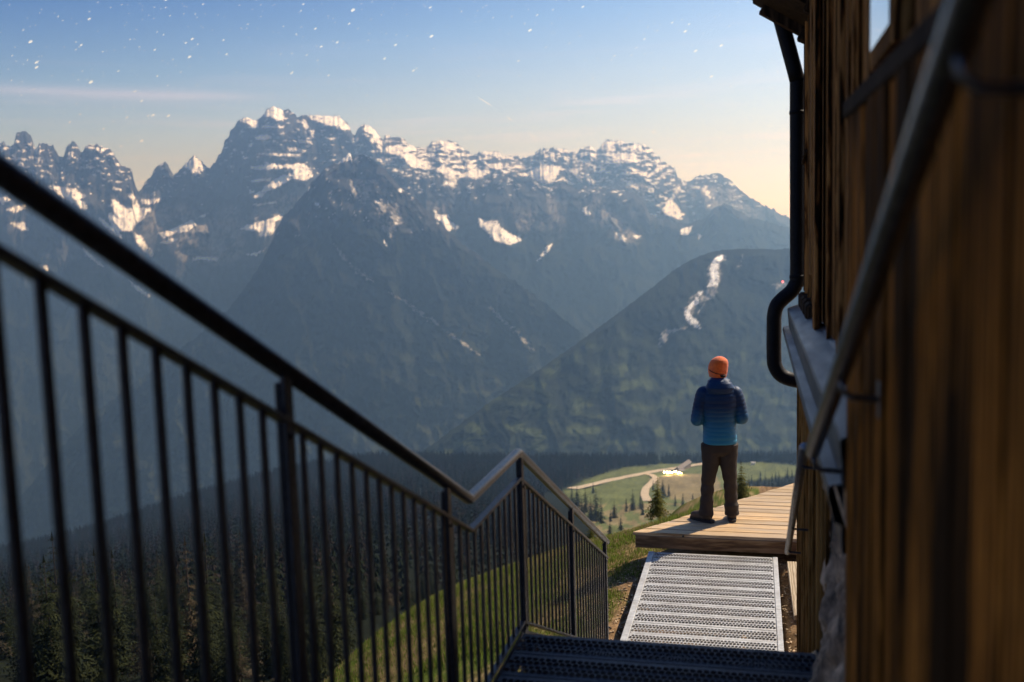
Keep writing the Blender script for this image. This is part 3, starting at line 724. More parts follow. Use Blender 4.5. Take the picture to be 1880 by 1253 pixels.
# ================================================================== STARS (short trails, far outside the haze)
def stars():
    B = [(164,35,1.2),(56,77,1.7),(67,115,1.4),(67,124,1.4),(167,151,1.9),(353,72,1.1),(348,105,1.3),(341,79,.8),(149,83,1),(648,19,1.8),(792,67,1.6),(619,78,1),(590,86,1),(973,56,1.5),(1258,58,1.4),(1277,94,1.4),(1324,84,1.4),(1306,141,1.4),(1200,242,1.6),(284,92,.8),(416,100,.8),(248,168,1),(260,186,1),(281,212,1.3),(309,213,1.3),(233,216,1),(272,213,.7),(260,259,1.5),(147,210,.8),(222,269,.8),(579,53,.9),(535,135,.9),(726,83,1.1),(706,108,1),(759,130,1),(790,14,1),(1070,13,.9),(952,112,.9),(1234,42,.8),(1265,45,.8),(986,28,.7),(305,0,1.2),(373,8,.7),(557,8,.8),(410,74,.7),(641,44,.8),(217,131,.7),(289,140,.7),(603,139,.7),(128,225,.9),(190,237,.8),(1183,72,.8),(1128,103,.7)]
    rs = np.random.RandomState(77)
    for k in range(520): B.append((rs.rand()*1460, 268*rs.rand()**1.2, .16 + .40*rs.rand()**3))
    for (x0, y0, x1, y1) in ((876,178,905,196),(1276,280,1285,291),(972,246,988,259),(930,214,940,222)): B.append(((x0+x1)/2, (y0+y1)/2, -math.hypot(x1-x0, y1-y0)/2, math.atan2(y1-y0, x1-x0)))
    V = []; Fc = []; D = 60000.
    for s in B:
        if s[2] > 0:
            a = -.62 + .2*rs.randn() if s[2] < .7 else -.55; hl = 2.3*s[2]**.8 + 1.0; hw = .95*s[2]**1.1 + .10
        else: a = s[3]; hl = -s[2]; hw = .8
        ux, uy = math.cos(a), math.sin(a)
        k = len(V)
        pts = [(s[0]+ux*hl, s[1]+uy*hl), (s[0]-uy*hw+ux*hl*.5, s[1]+ux*hw+uy*hl*.5), (s[0]-uy*hw-ux*hl*.5, s[1]+ux*hw-uy*hl*.5), (s[0]-ux*hl, s[1]-uy*hl), (s[0]+uy*hw-ux*hl*.5, s[1]-ux*hw-uy*hl*.5), (s[0]+uy*hw+ux*hl*.5, s[1]-ux*hw+uy*hl*.5)]
        for q in pts: V.append(Vector((0, 0, CAMZ)) + ray(*q)*D)
        V.append(Vector((0, 0, CAMZ)) + ray(s[0], s[1])*(D - 90)); V.append(Vector((0, 0, CAMZ)) + ray(s[0], s[1])*(D + 90))
        for j in range(6): Fc.append((k+j, k+(j+1) % 6, k+6)); Fc.append((k+(j+1) % 6, k+j, k+7))
    b = MB(); b.add(V, Fc)
    o = b.build('stars', emit('starlight', (.92, .97, 1), .95)); tag(o, 'pale short star trails scattered over the blue sky', None, None, 'stuff'); o['category'] = 'stars'
stars()

# ================================================================== NEAR HILLSIDE
def softplus(t): return np.log1p(np.exp(np.clip(t, -30, 30)))
def G(x, y):
    x = np.asarray(x, float); y = np.asarray(y, float)
    z = -.20 * softplus((-1.45 - x) / .45) * 0.9 - 1.1*softplus((-5.0 - x)/.5)*.5
    yc = 12.3 + .9*sstep(-2, 0, x)
    z = z - .52 * .8 * softplus((y - yc) / .8)
    z = z + .035 * fbm(x / .9, y / .9, 4, 120) + .07 * fbm(x / 3., y / 3., 2, 125) * sstep(-1.2, -2.2, x)
    z = z - .5 * sstep(-1.13, -1.02, x) * sstep(.26, .16, x) * sstep(10.2, 10.05, y) - .03 * sstep(-1.25, -1.1, x) * sstep(11.3, 10.6, y)
    return z
def Gs(x, y): return float(G(np.array([x]), np.array([y]))[0])
gx = np.concatenate([np.arange(-40, -9, .8), np.arange(-9, 2.0, .07), np.arange(2.0, 30, .8)])
gy_ = np.concatenate([np.arange(-12, 5, .5), np.arange(5, 16.5, .07), np.arange(16.5, 62, .9)])
GX, GY = np.meshgrid(gx, gy_); GZ = G(GX, GY)
n1 = fbm(GX / .9, GY / .9, 4, 130); n2 = fbm(GX / .12, GY / .12, 4, 135)
green = np.array((.080, .105, .020)); dry = np.array((.23, .165, .075)); dirt = np.array((.20, .125, .065))
bare = np.clip(sstep(-1.45, -1.15, GX + .35*n1) * sstep(10.9, 10.3, GY) + sstep(.18, .3, GX), 0, 1)
deckedge = np.clip(1 - np.abs((GX + 1.24) * (12.3 - 10.3) - (GY - 10.3) * 1.73) / 2.65 / .28, 0, 1) * (GY > 10) * (GY < 14)
bare = np.clip(np.maximum(bare, deckedge * (n1 + .4*n2 + .3 > 0)), 0, 1)[..., None]
dm = sstep(-.12, .35, n1 + .5 * n2 + .25*sstep(-2.6, -1.3, GX)*sstep(11.4, 10.2, GY))[..., None]
col = (green * (1 - dm) + dry * dm) * (1 + .5 * n2[..., None]); col = col * (1 - bare) + dirt * (1 + .9 * n2[..., None]) * bare
NEARG = vcol('alpine_turf_and_earth', .95, nsc=35, namp=.45, bumpd=.02)
tag(npmesh('ground', np.stack([GX, GY, GZ], -1).reshape(-1, 3), gridfaces(*GX.shape), NEARG, smooth=True, cols=np.clip(col, .01, 1).reshape(-1, 3)), kind='structure')

def grass():
    rs = np.random.RandomState(3)
    def pts(n, x0, x1, y0, y1): return np.stack([x0 + (x1-x0)*rs.rand(n), y0 + (y1-y0)*rs.rand(n)], -1)
    P = np.concatenate([pts(140000, -4.2, .9, 8.4, 13.8), pts(52000, -6.8, -1.1, 5.8, 12.5), pts(15000, -9, -4, 8, 13)])
    x, y = P.T; n1 = fbm(x/.9, y/.9, 4, 130); fine = fbm(x/.12, y/.12, 4, 135)
    onramp = (x > -1.16) & (y < 10.35) ; ondeck = (y > 10.25) & ((x + 1.24) * 2.0 > (y - 10.3) * 1.73 - .12) & (y < 12.5)
    bare = sstep(-1.45, -1.15, x + .35*n1) * sstep(10.9, 10.3, y)
    dens = 1 - .6*sstep(0, .5, n1 + .5*fine + .25*sstep(-2.6, -1.3, x)*sstep(11.4, 10.2, y))
    keep = ~onramp & ~ondeck & (rs.rand(len(x)) < dens) & (rs.rand(len(x)) > bare) & (x < .85) & (y < 13.9)
    x, y, n1 = x[keep], y[keep], n1[keep]; n = len(x); z = G(x, y) - .005
    h = (.018 + .045*rs.rand(n)**1.6) * (1 + .5*sstep(0, -.4, n1)); a = rs.rand(n)*6.28; lean = .6*h*rs.rand(n); la = rs.rand(n)*6.28; w = .0022 + .0022*rs.rand(n)
    dx, dy = np.cos(a)*w, np.sin(a)*w; lx, ly = np.cos(la)*lean, np.sin(la)*lean
    V = np.stack([np.stack([x-dx, y-dy, z], -1), np.stack([x+dx, y+dy, z], -1), np.stack([x+dx*.7+lx*.4, y+dy*.7+ly*.4, z+h*.6], -1), np.stack([x-dx*.7+lx*.4, y-dy*.7+ly*.4, z+h*.6], -1), np.stack([x+lx, y+ly, z+h], -1)], 1)
    k = np.arange(n)*5
    Q = np.stack([k, k+1, k+2, k+3], -1); T = np.stack([k+3, k+2, k+4, k+4], -1)
    Ft = np.concatenate([np.stack([k, k+1, k+2], -1), np.stack([k, k+2, k+3], -1), np.stack([k+3, k+2, k+4], -1)])
    d = (rs.rand(n) < .22 + .4*sstep(-.1, .3, n1))[:, None]
    c = np.where(d, np.array((.28, .21, .10)), np.array((.14, .185, .028)) * (.6 + .9*rs.rand(n, 1)))
    o = npmesh('grass', V.reshape(-1, 3), Ft, vcol('grass_blades', .7, translucent=.45), cols=np.repeat(c, 5, 0))
    tag(o, 'short green and straw grass on the hill crest beside the walkway', None, None, 'stuff'); o['category'] = 'grass'
grass()
def litter():
    """wood chips and pebbles on the bare strip along the ramp"""
    rs = np.random.RandomState(9); b = MB()
    for k in range(750):
        if k < 520: x, y = .235 + .4*rs.rand(), 7.4 + 2.9*rs.rand()
        else: x, y = -1.14 - .22*rs.rand()**1.5, 7.4 + 2.9*rs.rand()
        z = Gs(x, y) + .004; l = .012 + .03*rs.rand(); a = rs.rand()*6.28
        b.obox((x, y, z), (math.cos(a), math.sin(a), .3*rs.randn()*.5), (-math.sin(a), math.cos(a), .2), l, l*.35, l*.25)
    o = b.build('wood_chips', wood('chip_wood', (.10, .06, .03), (.30, .2, .11), (.55, .42, .26))); tag(o, 'scattered wood chips and bits on the earth beside the metal ramp', None, None, 'stuff'); o['category'] = 'litter'
litter()

# ================================================================== PERFORATED METAL (ramp, landing, treads)
GALV_BASE = 0
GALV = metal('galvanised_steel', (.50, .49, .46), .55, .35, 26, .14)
GALV_D = metal('shaded_galvanised_steel', (.06, .06, .066), .6, .3, 26, .22)  # shaded copy of the ramp steel, the shade put into a darker colour
GALV_R = metal('grey_pipe_steel', (.34, .33, .32), .5, .8, 26, .22)
_nt = GALV.node_tree; _b = _nt.nodes['Principled BSDF']; _src = _b.inputs['Base Color'].links[0].from_socket
_m = ramp(_nt, noise(_nt, coords(_nt, (1, 2.2, 1)), 2.6, 7, .68), [(.48, (0, 0, 0)), (.72, (.45,) * 3)])
L(_nt, mixc(_nt, _m, _src, (.24, .19, .14)), _b.inputs['Base Color'])
def perf(b, x0, x1, y0, y1, z, cell=.0285, rows=4, rim=.026, th=.0):
    """one perforated plank: real holes with a raised collar; runs along x"""
    yb0, yb1 = y0 + .004, y1 - .004
    band = yb1 - yb0 - 2*rim; ch = band / rows; n = int((x1 - x0) / cell); cw = (x1 - x0) / n
    xs = [x0 + cw*i for i in range(n + 1)]
    # flat rims and folded edges
    for (ya, yc) in ((yb0, yb0 + rim), (yb1 - rim, yb1)):
        b.add([(x0, ya, z), (x1, ya, z), (x1, yc, z), (x0, yc, z)], [(0, 1, 2, 3)])
    b.add([(x0, yb0, z), (x1, yb0, z), (x1, yb0, z-.045), (x0, yb0, z-.045)], [(3, 2, 1, 0)])
    b.add([(x0, yb1, z), (x1, yb1, z), (x1, yb1, z-.045), (x0, yb1, z-.045)], [(0, 1, 2, 3)])
    K = 8
    for r in range(rows):
        ya = yb0 + rim + ch*r
        off = (cw/2 if r % 2 else 0)
        if off:
            b.add([(x0, ya, z), (x0+off, ya, z), (x0+off, ya+ch, z), (x0, ya+ch, z)], [(0, 1, 2, 3)])
            b.add([(x1-off, ya, z), (x1, ya, z), (x1, ya+ch, z), (x1-off, ya+ch, z)], [(0, 1, 2, 3)])
        ex_, ey_ = (.455*cw, .43*ch) if r % 2 == 0 else (.43*cw, .40*ch)
        for i in range(n - (1 if off else 0)):
            cx, cy = xs[i] + off + cw/2, ya + ch/2
            hw, hh = cw/2, ch/2
            outer = [(hw, 0), (hw, hh), (0, hh), (-hw, hh), (-hw, 0), (-hw, -hh), (0, -hh), (hw, -hh)]
            vs = [(cx+ox, cy+oy, z) for ox, oy in outer]
            vs += [(cx + ex_*1.06*math.cos(a*math.pi/4), cy + ey_*1.06*math.sin(a*math.pi/4), z + .0005) for a in range(K)]
            vs += [(cx + ex_*.95*math.cos(a*math.pi/4), cy + ey_*.95*math.sin(a*math.pi/4), z + (.004 if r % 2 == 0 else -.004)) for a in range(K)]
            fs = [(k, (k+1) % K, K+(k+1) % K, K+k) for k in range(K)] + [(K+k, K+(k+1) % K, 2*K+(k+1) % K, 2*K+k) for k in range(K)]
            b.add(vs, fs)
    return b
def ramp_obj():
    z = .06; y0, y1 = 7.5, 10.10; x0, x1 = -1.08, .215
    t = empty('metal_ramp', ((x0+x1)/2, y0, 0), 'light grey perforated metal ramp lying in the sun before the deck', 'ramp')
    n = 11; w = (y1 - y0) / n  # nine rows show
    for k in range(n):
        b = perf(MB(), x0 + .062, x1 - .05, y0 + w*k, y0 + w*(k+1), z + random.uniform(-.0015, .0015)); b.build('tread_plank', GALV, t)
    for (a, c) in ((x0, x0 + .058), (x1 - .046, x1)):
        f = MB(); ym = y0 + w*5
        f.box((a, y0, z - .09), (c, ym - .003, z + .006), .003); f.box((a, ym + .003, z - .09), (c, y1, z + .006), .003); f.build('side_frame', GALV, t)
    for k in range(4):
        u = MB(); u.box((x0 + .06, y0 + .25 + .7*k, z - .085), (x1 - .05, y0 + .29 + .7*k, z - .052)); u.build('cross_bar', GALV_D, t)
ramp_obj()

LAND_Z = at_z(1230, 1183, 0).z  # placeholder (0)
LZ = .5*(at_x(861, 909, -1.16).z + at_x(951, 837, -1.16).z) - .90
LY = at_z(975, 1164, LZ).y
print('LZ', LZ, LY)
def stairs():
    t = empty('metal_stairs', (-.45, 4.4, 0), 'dark perforated metal stair landing in shade at the bottom of the picture', 'stairs')
    x0, x1 = -1.13, .27; w = .238; y1 = LY
    for k in range(5):
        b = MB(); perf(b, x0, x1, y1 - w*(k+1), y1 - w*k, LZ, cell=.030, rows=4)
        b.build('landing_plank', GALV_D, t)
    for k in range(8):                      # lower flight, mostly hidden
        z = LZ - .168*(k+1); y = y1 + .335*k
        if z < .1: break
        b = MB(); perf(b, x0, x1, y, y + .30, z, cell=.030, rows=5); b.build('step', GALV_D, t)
    for k in range(1, 9):                      # upper flight towards the viewer
        z = LZ + .168*k; y = y1 - 5*w - .335*(k-1) - .02
        if z > CAMZ - 1.2: break
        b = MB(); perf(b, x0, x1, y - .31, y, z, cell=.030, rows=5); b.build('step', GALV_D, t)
    for x in (x0 - .012, x1 + .012):
        s = MB(); s.bar((x, y1 + .02, LZ - .1), (x, y1 + .335*8, .06), .012, .2, bev=.002); s.bar((x, y1 - 4*w, LZ - .07), (x, y1 + .02, LZ - .07), .012, .14)
        s.bar((x, y1 - 5*w, LZ - .16), (x, y1 - 5*w - 2.4, LZ + 1.04), .012, .2); s.build('stringer', STEEL, t)
    for y in (y1 - .06, y1 - 4*w + .06):
        for x in (x0 + .05, x1 - .05):
            s = MB(); s.box((x - .03, y - .03, -.5), (x + .03, y + .03, LZ - .046), .003); s.build('support_post', STEEL, t)
STEEL = metal('shade_dark_steel', (.035, .035, .04), .45, .4, 30, .3)  # galvanised steel in shade, its darkness painted into the colour
STEEL_P = metal('satin_steel_pipe', (.14, .13, .12), .33, .8, 40, .25)
stairs()

# ================================================================== LEFT STAIR RAILING
RX = -1.16
def railing():
    pt = lambda px, py: at_x(px, py, RX)
    A, K, Q, E = pt(0, 316), pt(861, 909), pt(951, 837), pt(1113, 994)
    zl = (K.z + Q.z)/2; K.z = zl; Q.z = zl
    s1 = (A - K); A2 = K + s1 * ((K.y - .35)/(K.y - A.y))
    path = [A2, K, Q, E]
    def zr(y):
        for a, b in zip(path, path[1:]):
            if a.y <= y <= b.y: return a.z + (b.z-a.z)*(y-a.y)/(b.y-a.y)
        return path[-1].z if y > E.y else A2.z
    t = empty('stair_railing', (RX, 4.9, 0), 'dark steel stair railing with many upright bars along the left side of the stairs', 'railing')
    h = MB(); r = .024
    def corner(p, a, b, n=5, c=.05):
        u = (a-p).normalized(); v = (b-p).normalized(); P0, P1 = p + u*c, p + v*c
        return [P0*(1-f)**2 + p*2*f*(1-f) + P1*f*f for f in [i/n for i in range(n+1)]]
    pts = [A2] + corner(K, A2, Q, c=.018) + corner(Q, K, E, c=.05) + [E, E + (E-Q).normalized()*.03]
    h.tube(pts, r, 18); h.build('handrail', STEEL_P2, t)
    lo = MB(); D = Vector((0, 0, -.135)); B_ = Vector((0, 0, -.885))
    for a, b in zip(path, path[1:]): lo.bar(a + D, b + D, .032, .016, bev=.002)
    lo.build('upper_bar', STEEL, t)
    bo = MB()
    for a, b in zip(path, path[1:]): bo.bar(a + B_, b + B_, .03, .014, bev=.002)
    bo.build('bottom_bar', STEEL, t)
    posts = [.55, pt(520, 690).y, 3.74*.0 + pt(818, 880).y, pt(954, 840).y, pt(1048, 935).y, pt(1110, 990).y]
    for y in posts:
        p = MB(); z1 = zr(y) - .012; z0 = zr(y) - 1.12
        p.box((RX - .0, y - .022, z0), (RX + .014, y + .022, z1), .002)
        p.box((RX - .016, y - .022, z0), (RX - .003, y + .022, z1 - .02), .002)
        for dz in (.17, .9): p.tube([(RX - .02, y, zr(y) - dz), (RX + .022, y, zr(y) - dz)], .008, 8)
        p.build('post', STEEL, t)
    y = 1.619*abs(RX) / 1.16 * 1.0; d0 = pt(75, 540).y; y = d0 - .105*9; k = 0
    while y < E.y - .05:
        if min(abs(y - q) for q in posts) > .038:
            b = MB(); b.box((RX - .006, y - .011, zr(y) - .88), (RX + .006, y + .011, zr(y) - .137), .002); b.build('baluster', STEEL, t)
            k += 1
        y += .105
    print('balusters', k, 'posts', posts, 'zl', zl, 'E', E, 'A', A)
STEEL_P2 = metal('shade_dark_handrail', (.06, .062, .068), .33, .6, 40, .25)  # handrail of the same steel, also painted darker for its shade
railing()

# ================================================================== TIMBER DECK
def deck():
    zt = .22
    t = empty('timber_deck', (0, 11, 0), 'sunlit wooden plank deck on which the person stands', 'deck')
    mw = wood('sunlit_larch_planks', (.26, .155, .07), (.50, .34, .175), (.68, .50, .29), 'x', .7, wear=(.46, .34, .22))
    cl = at_z(1163, 977, zt); cr_ = at_z(1445, 989, zt); far = at_z(1456, 888, zt)
    fd = (cr_ - cl).normalized(); ed = (far - cl); sl = ed.x/ed.y
    print('deck', cl, cr_, far)
    b = MB(); w = .152; n = 17
    nrm = Vector((-fd.y, fd.x, 0)); rr = random.Random(4)
    for k in range(n):
        o0 = k*w + .002; o1 = (k+1)*w - .011; dz = rr.uniform(-.002, .002); ex = rr.uniform(-.012, .012)
        def edge(o):
            y = cl.y + o; return Vector((cl.x + sl*o + ex, 0, 0)), y
        (l0, _), (l1, _) = edge(o0), edge(o1)
        X1 = 2.3
        pts = []
        for (lx, o) in ((l0.x, o0), (l1.x, o1)):
            base = cl + nrm*o
            L0 = cl + nrm*o + fd*((lx - (cl + nrm*o).x)/fd.x); R0_ = cl + nrm*o + fd*((X1 - (cl + nrm*o).x)/fd.x)
            pts += [L0, R0_]
        a, bb_, c, d = pts[0], pts[1], pts[3], pts[2]; th = .032
        c4 = .003
        top = [Vector((p.x, p.y, zt + dz)) for p in (a, bb_, c, d)]; cen = sum(top, Vector())/4
        tops = [p + (Vector((0, 1, 0)) if i in (0, 1) else Vector((0, -1, 0)))*c4 for i, p in enumerate(top)]
        mid = [p - Vector((0, 0, c4)) for p in top]; bot = [p - Vector((0, 0, th)) for p in top]
        b.add(tops + mid + bot, [(0, 1, 2, 3), (4, 5, 1, 0), (5, 6, 2, 1), (6, 7, 3, 2), (7, 4, 0, 3), (8, 9, 5, 4), (9, 10, 6, 5), (10, 11, 7, 6), (11, 8, 4, 7), (11, 10, 9, 8)])
    b.build('decking', mw, t)
    mf = wood('deck_beam_wood', (.13, .07, .035), (.26, .15, .07), (.36, .23, .12), 'x', .75)
    f = MB(); off = nrm*.012
    f.obox((cl + cr_)/2 + fd*.55 + off + Vector((0, 0, -.034 - .065)) + fd*.02, fd, nrm, (cr_-cl).length + 1.1, .045, .13, .004); f.build('front_beam', mf, t)
    e = MB(); ee = Vector((sl, 1, 0)).normalized(); c0 = cl + Vector((.05, .05, -.034 - .06))
    e.bar(c0, c0 + ee*3.0, .045, .12, bev=.004); e.build('side_beam', mf, t)
    for k in range(3):
        j = MB(); p = cl + fd*(.5 + .7*k) + nrm*.04 + Vector((0, 0, -.034 - .05)); j.bar(p, p + nrm*(.3 + .62*k), .06, .1); j.build('joist', mf, t)
    bt = MB(); p = cl + fd*.52 + nrm*.012 + Vector((0, 0, -.02)); bt.tube([p - nrm*.03, p - nrm*.02], .012, 8); bt.build('bolt', STEEL, t)
deck()
def plank():
    a = at_z(1452, 1035, .03); b_ = at_z(1462, 1135, .03)
    t = MB(); t.bar((.37, a.y, .03), (.385, b_.y, .03), .13, .045, bev=.004)
    o = t.build('loose_plank', wood('pale_plank', (.30, .22, .13), (.46, .35, .22), (.6, .48, .32), 'y', .8), base=(.37, a.y, 0))
    tag(o, 'pale plank lying on the earth between metal ramp and house wall', 'plank')
plank()

# ================================================================== CHALET
WX = .363          # plane of the far wall
CY0 = 7.55        # its far corner
def chalet():
    t = empty('timber_house', (1.0, 5.0, 0), 'old brown timber house close on the right with vertical board walls', 'house')
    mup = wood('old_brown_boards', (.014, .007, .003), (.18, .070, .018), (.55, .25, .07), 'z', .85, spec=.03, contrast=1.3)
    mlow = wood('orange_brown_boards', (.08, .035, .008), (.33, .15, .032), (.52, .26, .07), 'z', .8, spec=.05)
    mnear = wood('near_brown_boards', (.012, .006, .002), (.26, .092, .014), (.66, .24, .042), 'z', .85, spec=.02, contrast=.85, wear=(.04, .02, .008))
    mdk = wood('dark_trim_wood', (.012, .007, .004), (.045, .026, .015), (.09, .055, .03), 'z', .85, spec=.04)
    zsill = CAMZ - .60
    rr = random.Random(2)
    # core that carries the boards and keeps the light out
    core = MB(); core.box((WX + .05, -7, -.6), (6.5, CY0 - .05, 6.2)); core.build('wall_core', mdk, t)
    wz0, wz1, wy0, wy1 = CAMZ + .44, CAMZ + 1.42, at_x(1658, 30, WX).y - .07, at_x(1624, 30, WX).y + .07
    # upper far wall boards
    b = MB(); y = CY0 - .13
    while y > .4:
        w = rr.uniform(.10, .17); g = rr.uniform(-.006, .010)
        z0 = zsill - .05
        if y - w < wy1 and y > wy0:   # window opening
            b.box((WX + g, y - w + .004, z0), (WX + .05, y, wz0 + .01), .004); b.box((WX + g, y - w + .004, CAMZ + 1.45), (WX + .05, y, 6.3), .004)
        else: b.box((WX + g, y - w + .004, z0), (WX + .05, y, 6.3), .005)
        if rr.random() < .5 and not (y - w < wy1 + .03 and y > wy0): b.box((WX - .022, y - w - .018, z0), (WX - .001, y - w + .022, 6.3), .003)
        y -= w
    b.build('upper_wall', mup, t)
    # corner board, carved plank and log ends
    c = MB(); c.box((WX - .018, CY0 - .14, zsill + .12), (WX + .06, CY0, 6.3), .004); c.build('corner_board', mdk, t)
    c = MB(); c.box((WX - .045, 6.02, zsill + .3), (WX - .02, 6.24, 6.3), .004); c.box((WX - .050, 5.6, zsill + .02), (WX - .024, 5.78, 6.3), .004); c.build('cover_board', mup, t)
    for k in range(4):
        c = MB(); yy = CY0 - .12 - .30*k; c.box((WX - .06, yy - .24, zsill - .04), (WX + .02, yy, zsill + .12), .02); c.build('log_end', mdk, t)
    ns = MB(); ns.tube([(WX - .05, 6.9, CAMZ + .40), (WX - .045, 6.6, CAMZ + .46)], .012, 6); ns.build('peg', mdk, t)
    # window with pane
    fr = MB()
    for a, bx_ in (((WX - .03, wy0, wz0), (WX + .02, wy0 + .06, wz1)), ((WX - .03, wy1 - .06, wz0), (WX + .02, wy1, wz1)), ((WX - .032, wy0 + .06, wz0), (WX + .02, wy1 - .06, wz0 + .06)), ((WX - .032, wy0 + .06, wz1 - .06), (WX + .02, wy1 - .06, wz1))): fr.box(a, bx_, .003)
    f = fr.build('window', mup, t)
    gm, nt_, gb = mat('window_glass'); gb.inputs['Base Color'].default_value = (.55, .58, .62, 1); gb.inputs['Metallic'].default_value = .9; gb.inputs['Roughness'].default_value = .03
    p = MB(); p.box((WX - .036, wy0 + .05, wz0 + .05), (WX - .033, wy1 - .05, wz1 - .05)); o = p.build('pane', gm, f); 
    # lower wall of orange boards
    LX = .310
    b = MB(); y = CY0 - .02; k = 0
    while y > 4.45:
        w = rr.uniform(.14, .2); g = rr.uniform(0, .012)
        b.box((LX + g, y - w + .005, -.6), (LX + .06, y, zsill - .12), .004)
        if k % 2 == 0: b.box((LX - .018, y - w - .02, -.6), (LX - .001, y - w + .03, zsill - .13), .003)
        y -= w; k += 1
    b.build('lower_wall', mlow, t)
    # metal weatherboard (sill flashing) with its drip band
    fl, nt_, fb = mat('polished_tin'); fb.inputs['Metallic'].default_value = .5; fb.inputs['Specular IOR Level'].default_value = .2; fb.inputs['Base Color'].default_value = (.095, .085, .08, 1)
    n_ = noise(nt_, coords(nt_, (3, .6, 3)), 4, 3); L(nt_, ramp(nt_, n_, [(.3, (.36,)*3), (.7, (.5,)*3)]), fb.inputs['Roughness']); bump(nt_, fb, n_, .12, .02)
    A0, A1 = CY0 - .05, 2.885
    def sheet(prof, name, th=.004):
        m = MB(); vs = []
        for y in (A1, A0): vs += [(x, y, z) for x, z in prof] + [(x + .003, y, z - th) for x, z in prof]
        n = len(prof); q = 2*n; fs = []
        for i in range(n-1):
            fs += [(i, i+1, q+i+1, q+i), (n+i+1, n+i, q+n+i, q+n+i+1)]
            fs += [(i, n+i, n+i+1, i+1), (q+i, q+i+1, q+n+i+1, q+n+i)]
        fs += [(0, q, q+n, n), (n-1, 2*n-1, q+2*n-1, q+n-1)]
        m.add(vs, fs); return m.build(name, fl, t)
    zc = CAMZ
    sheet([(.39, zc - .535), (.347, zc - .560), (.236, zc - .600), (.231, zc - .612), (.240, zc - .72), (.240, zc - .80)], 'sill_flashing')
    sheet([(.239, zc - .730), (.201, zc - .738), (.198, zc - .765), (.215, zc - .84), (.236, zc - .85), (.238, zc - .93), (.27, zc - .94)], 'drip_flashing')
    # rubble stone base between the lower wall and the near panel
    ys = np.linspace(1.6, 4.62, 90); zs = np.linspace(-.5, zc - .62, 120); Y, Z = np.meshgrid(ys, zs)
    bulge = .16*sstep(1.9, 1.25, Z) + .10*sstep(1.2, .4, Z)
    X = .300 - bulge*sstep(4.62, 4.2, Y)*.8 - .09*np.abs(fbm(Y/.34, Z/.30, 5, 150)) + .03 + .03*np.abs(fbm(Y/.14, Z/.14, 3, 155)) + .06*sstep(4.45, 4.62, Y)
    st, nt_, sb = mat('grey_rubble_stone'); nn = noise(nt_, coords(nt_), 5.5, 9, .7)
    L(nt_, ramp(nt_, nn, [(.36, (.07, .048, .03)), (.5, (.36, .235, .135)), (.64, (.80, .54, .32))]), sb.inputs['Base Color']); sb.inputs['Roughness'].default_value = .95; bump(nt_, sb, nn, .9, .02)
    o = npmesh('stone_base', np.stack([X, Y, Z], -1).reshape(-1, 3) - np.array(t.location), gridfaces(*X.shape)[:, ::-1], st, t, smooth=True)
    # near panel of boards beside the viewer, turned a little
    def nx(y): return .243 + (2.86 - y)*.03
    zt = CAMZ + .292
    b = MB(); y = 2.86
    while y > -1.5:
        w = rr.uniform(.10, .16); g = rr.uniform(-.004, .006); x = nx(y - w/2)
        b.obox((x + .018 + g, y - w/2, (zt - .6)/2), (.03, -1, 0), (0, 0, 1), w - .009, zt + .6, .034, .006)
        y -= w
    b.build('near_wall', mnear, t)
    cap = MB(); cap.bar((nx(2.9) + .028, 2.9, zt + .014), (nx(-1.5) + .028, -1.5, zt + .014), .07, .05, bev=.006); cap.build('cap_board', mdk, t)
    # inner return so that the panel has thickness
    rt = MB(); rt.box((.285, 2.80, -.5), (WX + .04, 2.86, zt - .01)); rt.build('panel_end', mup, t)
    # roof overhang
    zr_ = at_y(1480, 62, 7.5).z; e0 = at_y(1356, 6, 7.7); e1 = at_y(1480, 66, 7.55)
    rf = MB(); sl = (e0.z - e1.z)
    def rsec(y, x0, x1, z0, z1, th): return [(x0, y, z0), (x1, y, z1), (x1, y, z1 + th), (x0, y, z0 + th)]
    ks = (e0.z - e1.z)/(e1.x - e0.x)
    for (y0, y1, x0, dz, th) in ((-1, 7.60, e0.x + .10, 0, .04), (-1, 7.70, e0.x + .05, .041, .03), (-1, 7.82, e0.x, .072, .05)):
        zf = lambda x: e1.z + .03 + dz + (e1.x - x)*ks
        v = rsec(y0, x0, 1.2, zf(x0), zf(1.2), th) + rsec(y1, x0, 1.2, zf(x0), zf(1.2), th)
        rf.add(v, [(0, 1, 2, 3), (7, 6, 5, 4), (0, 4, 5, 1), (1, 5, 6, 2), (2, 6, 7, 3), (3, 7, 4, 0)])
    rf.build('roof', mdk, t)
    for yy in (7.47, 6.5, 5.5):
        ra = MB(); ra.bar((WX + .03, yy, e1.z - .02 - .03*ks), (.31, yy, e1.z - .03 + .05*ks), .10, .09, bev=.012); ra.bar((WX, yy, e1.z - .005), (e0.x + .16, yy, e1.z - .005 + (e1.x - e0.x - .16)*ks), .09, .06); ra.build('rafter', mdk, t)
    # black downpipe
    mp = metal('black_brown_pipe', (.010, .008, .0075), .6, 0, 20, .2, spec=.2)
    yy = 7.62; P = lambda px, py: at_y(px, py, yy)
    pth = [P(1432, 30), P(1436, 45), P(1459, 130), P(1464, 150), P(1464, 170), P(1464, 400), P(1464, 505), P(1461, 522), P(1452, 536), P(1436, 550), P(1426, 562), P(1421.5, 580), P(1421, 600), P(1421, 655), P(1423, 672), P(1431, 686), P(1443, 694), P(1462, 699), P(1490, 702)]
    # smooth the path
    def cr(pts, n=5):
        out = []
        for i in range(len(pts)-1):
            p0, p1, p2, p3 = pts[max(i-1, 0)], pts[i], pts[i+1], pts[min(i+2, len(pts)-1)]
            for k in range(n):
                s = k/n; out.append(.5*((2*p1) + (p2-p0)*s + (2*p0-5*p1+4*p2-p3)*s*s + (3*p1-p0-3*p2+p3)*s**3))
        return out + [pts[-1]]
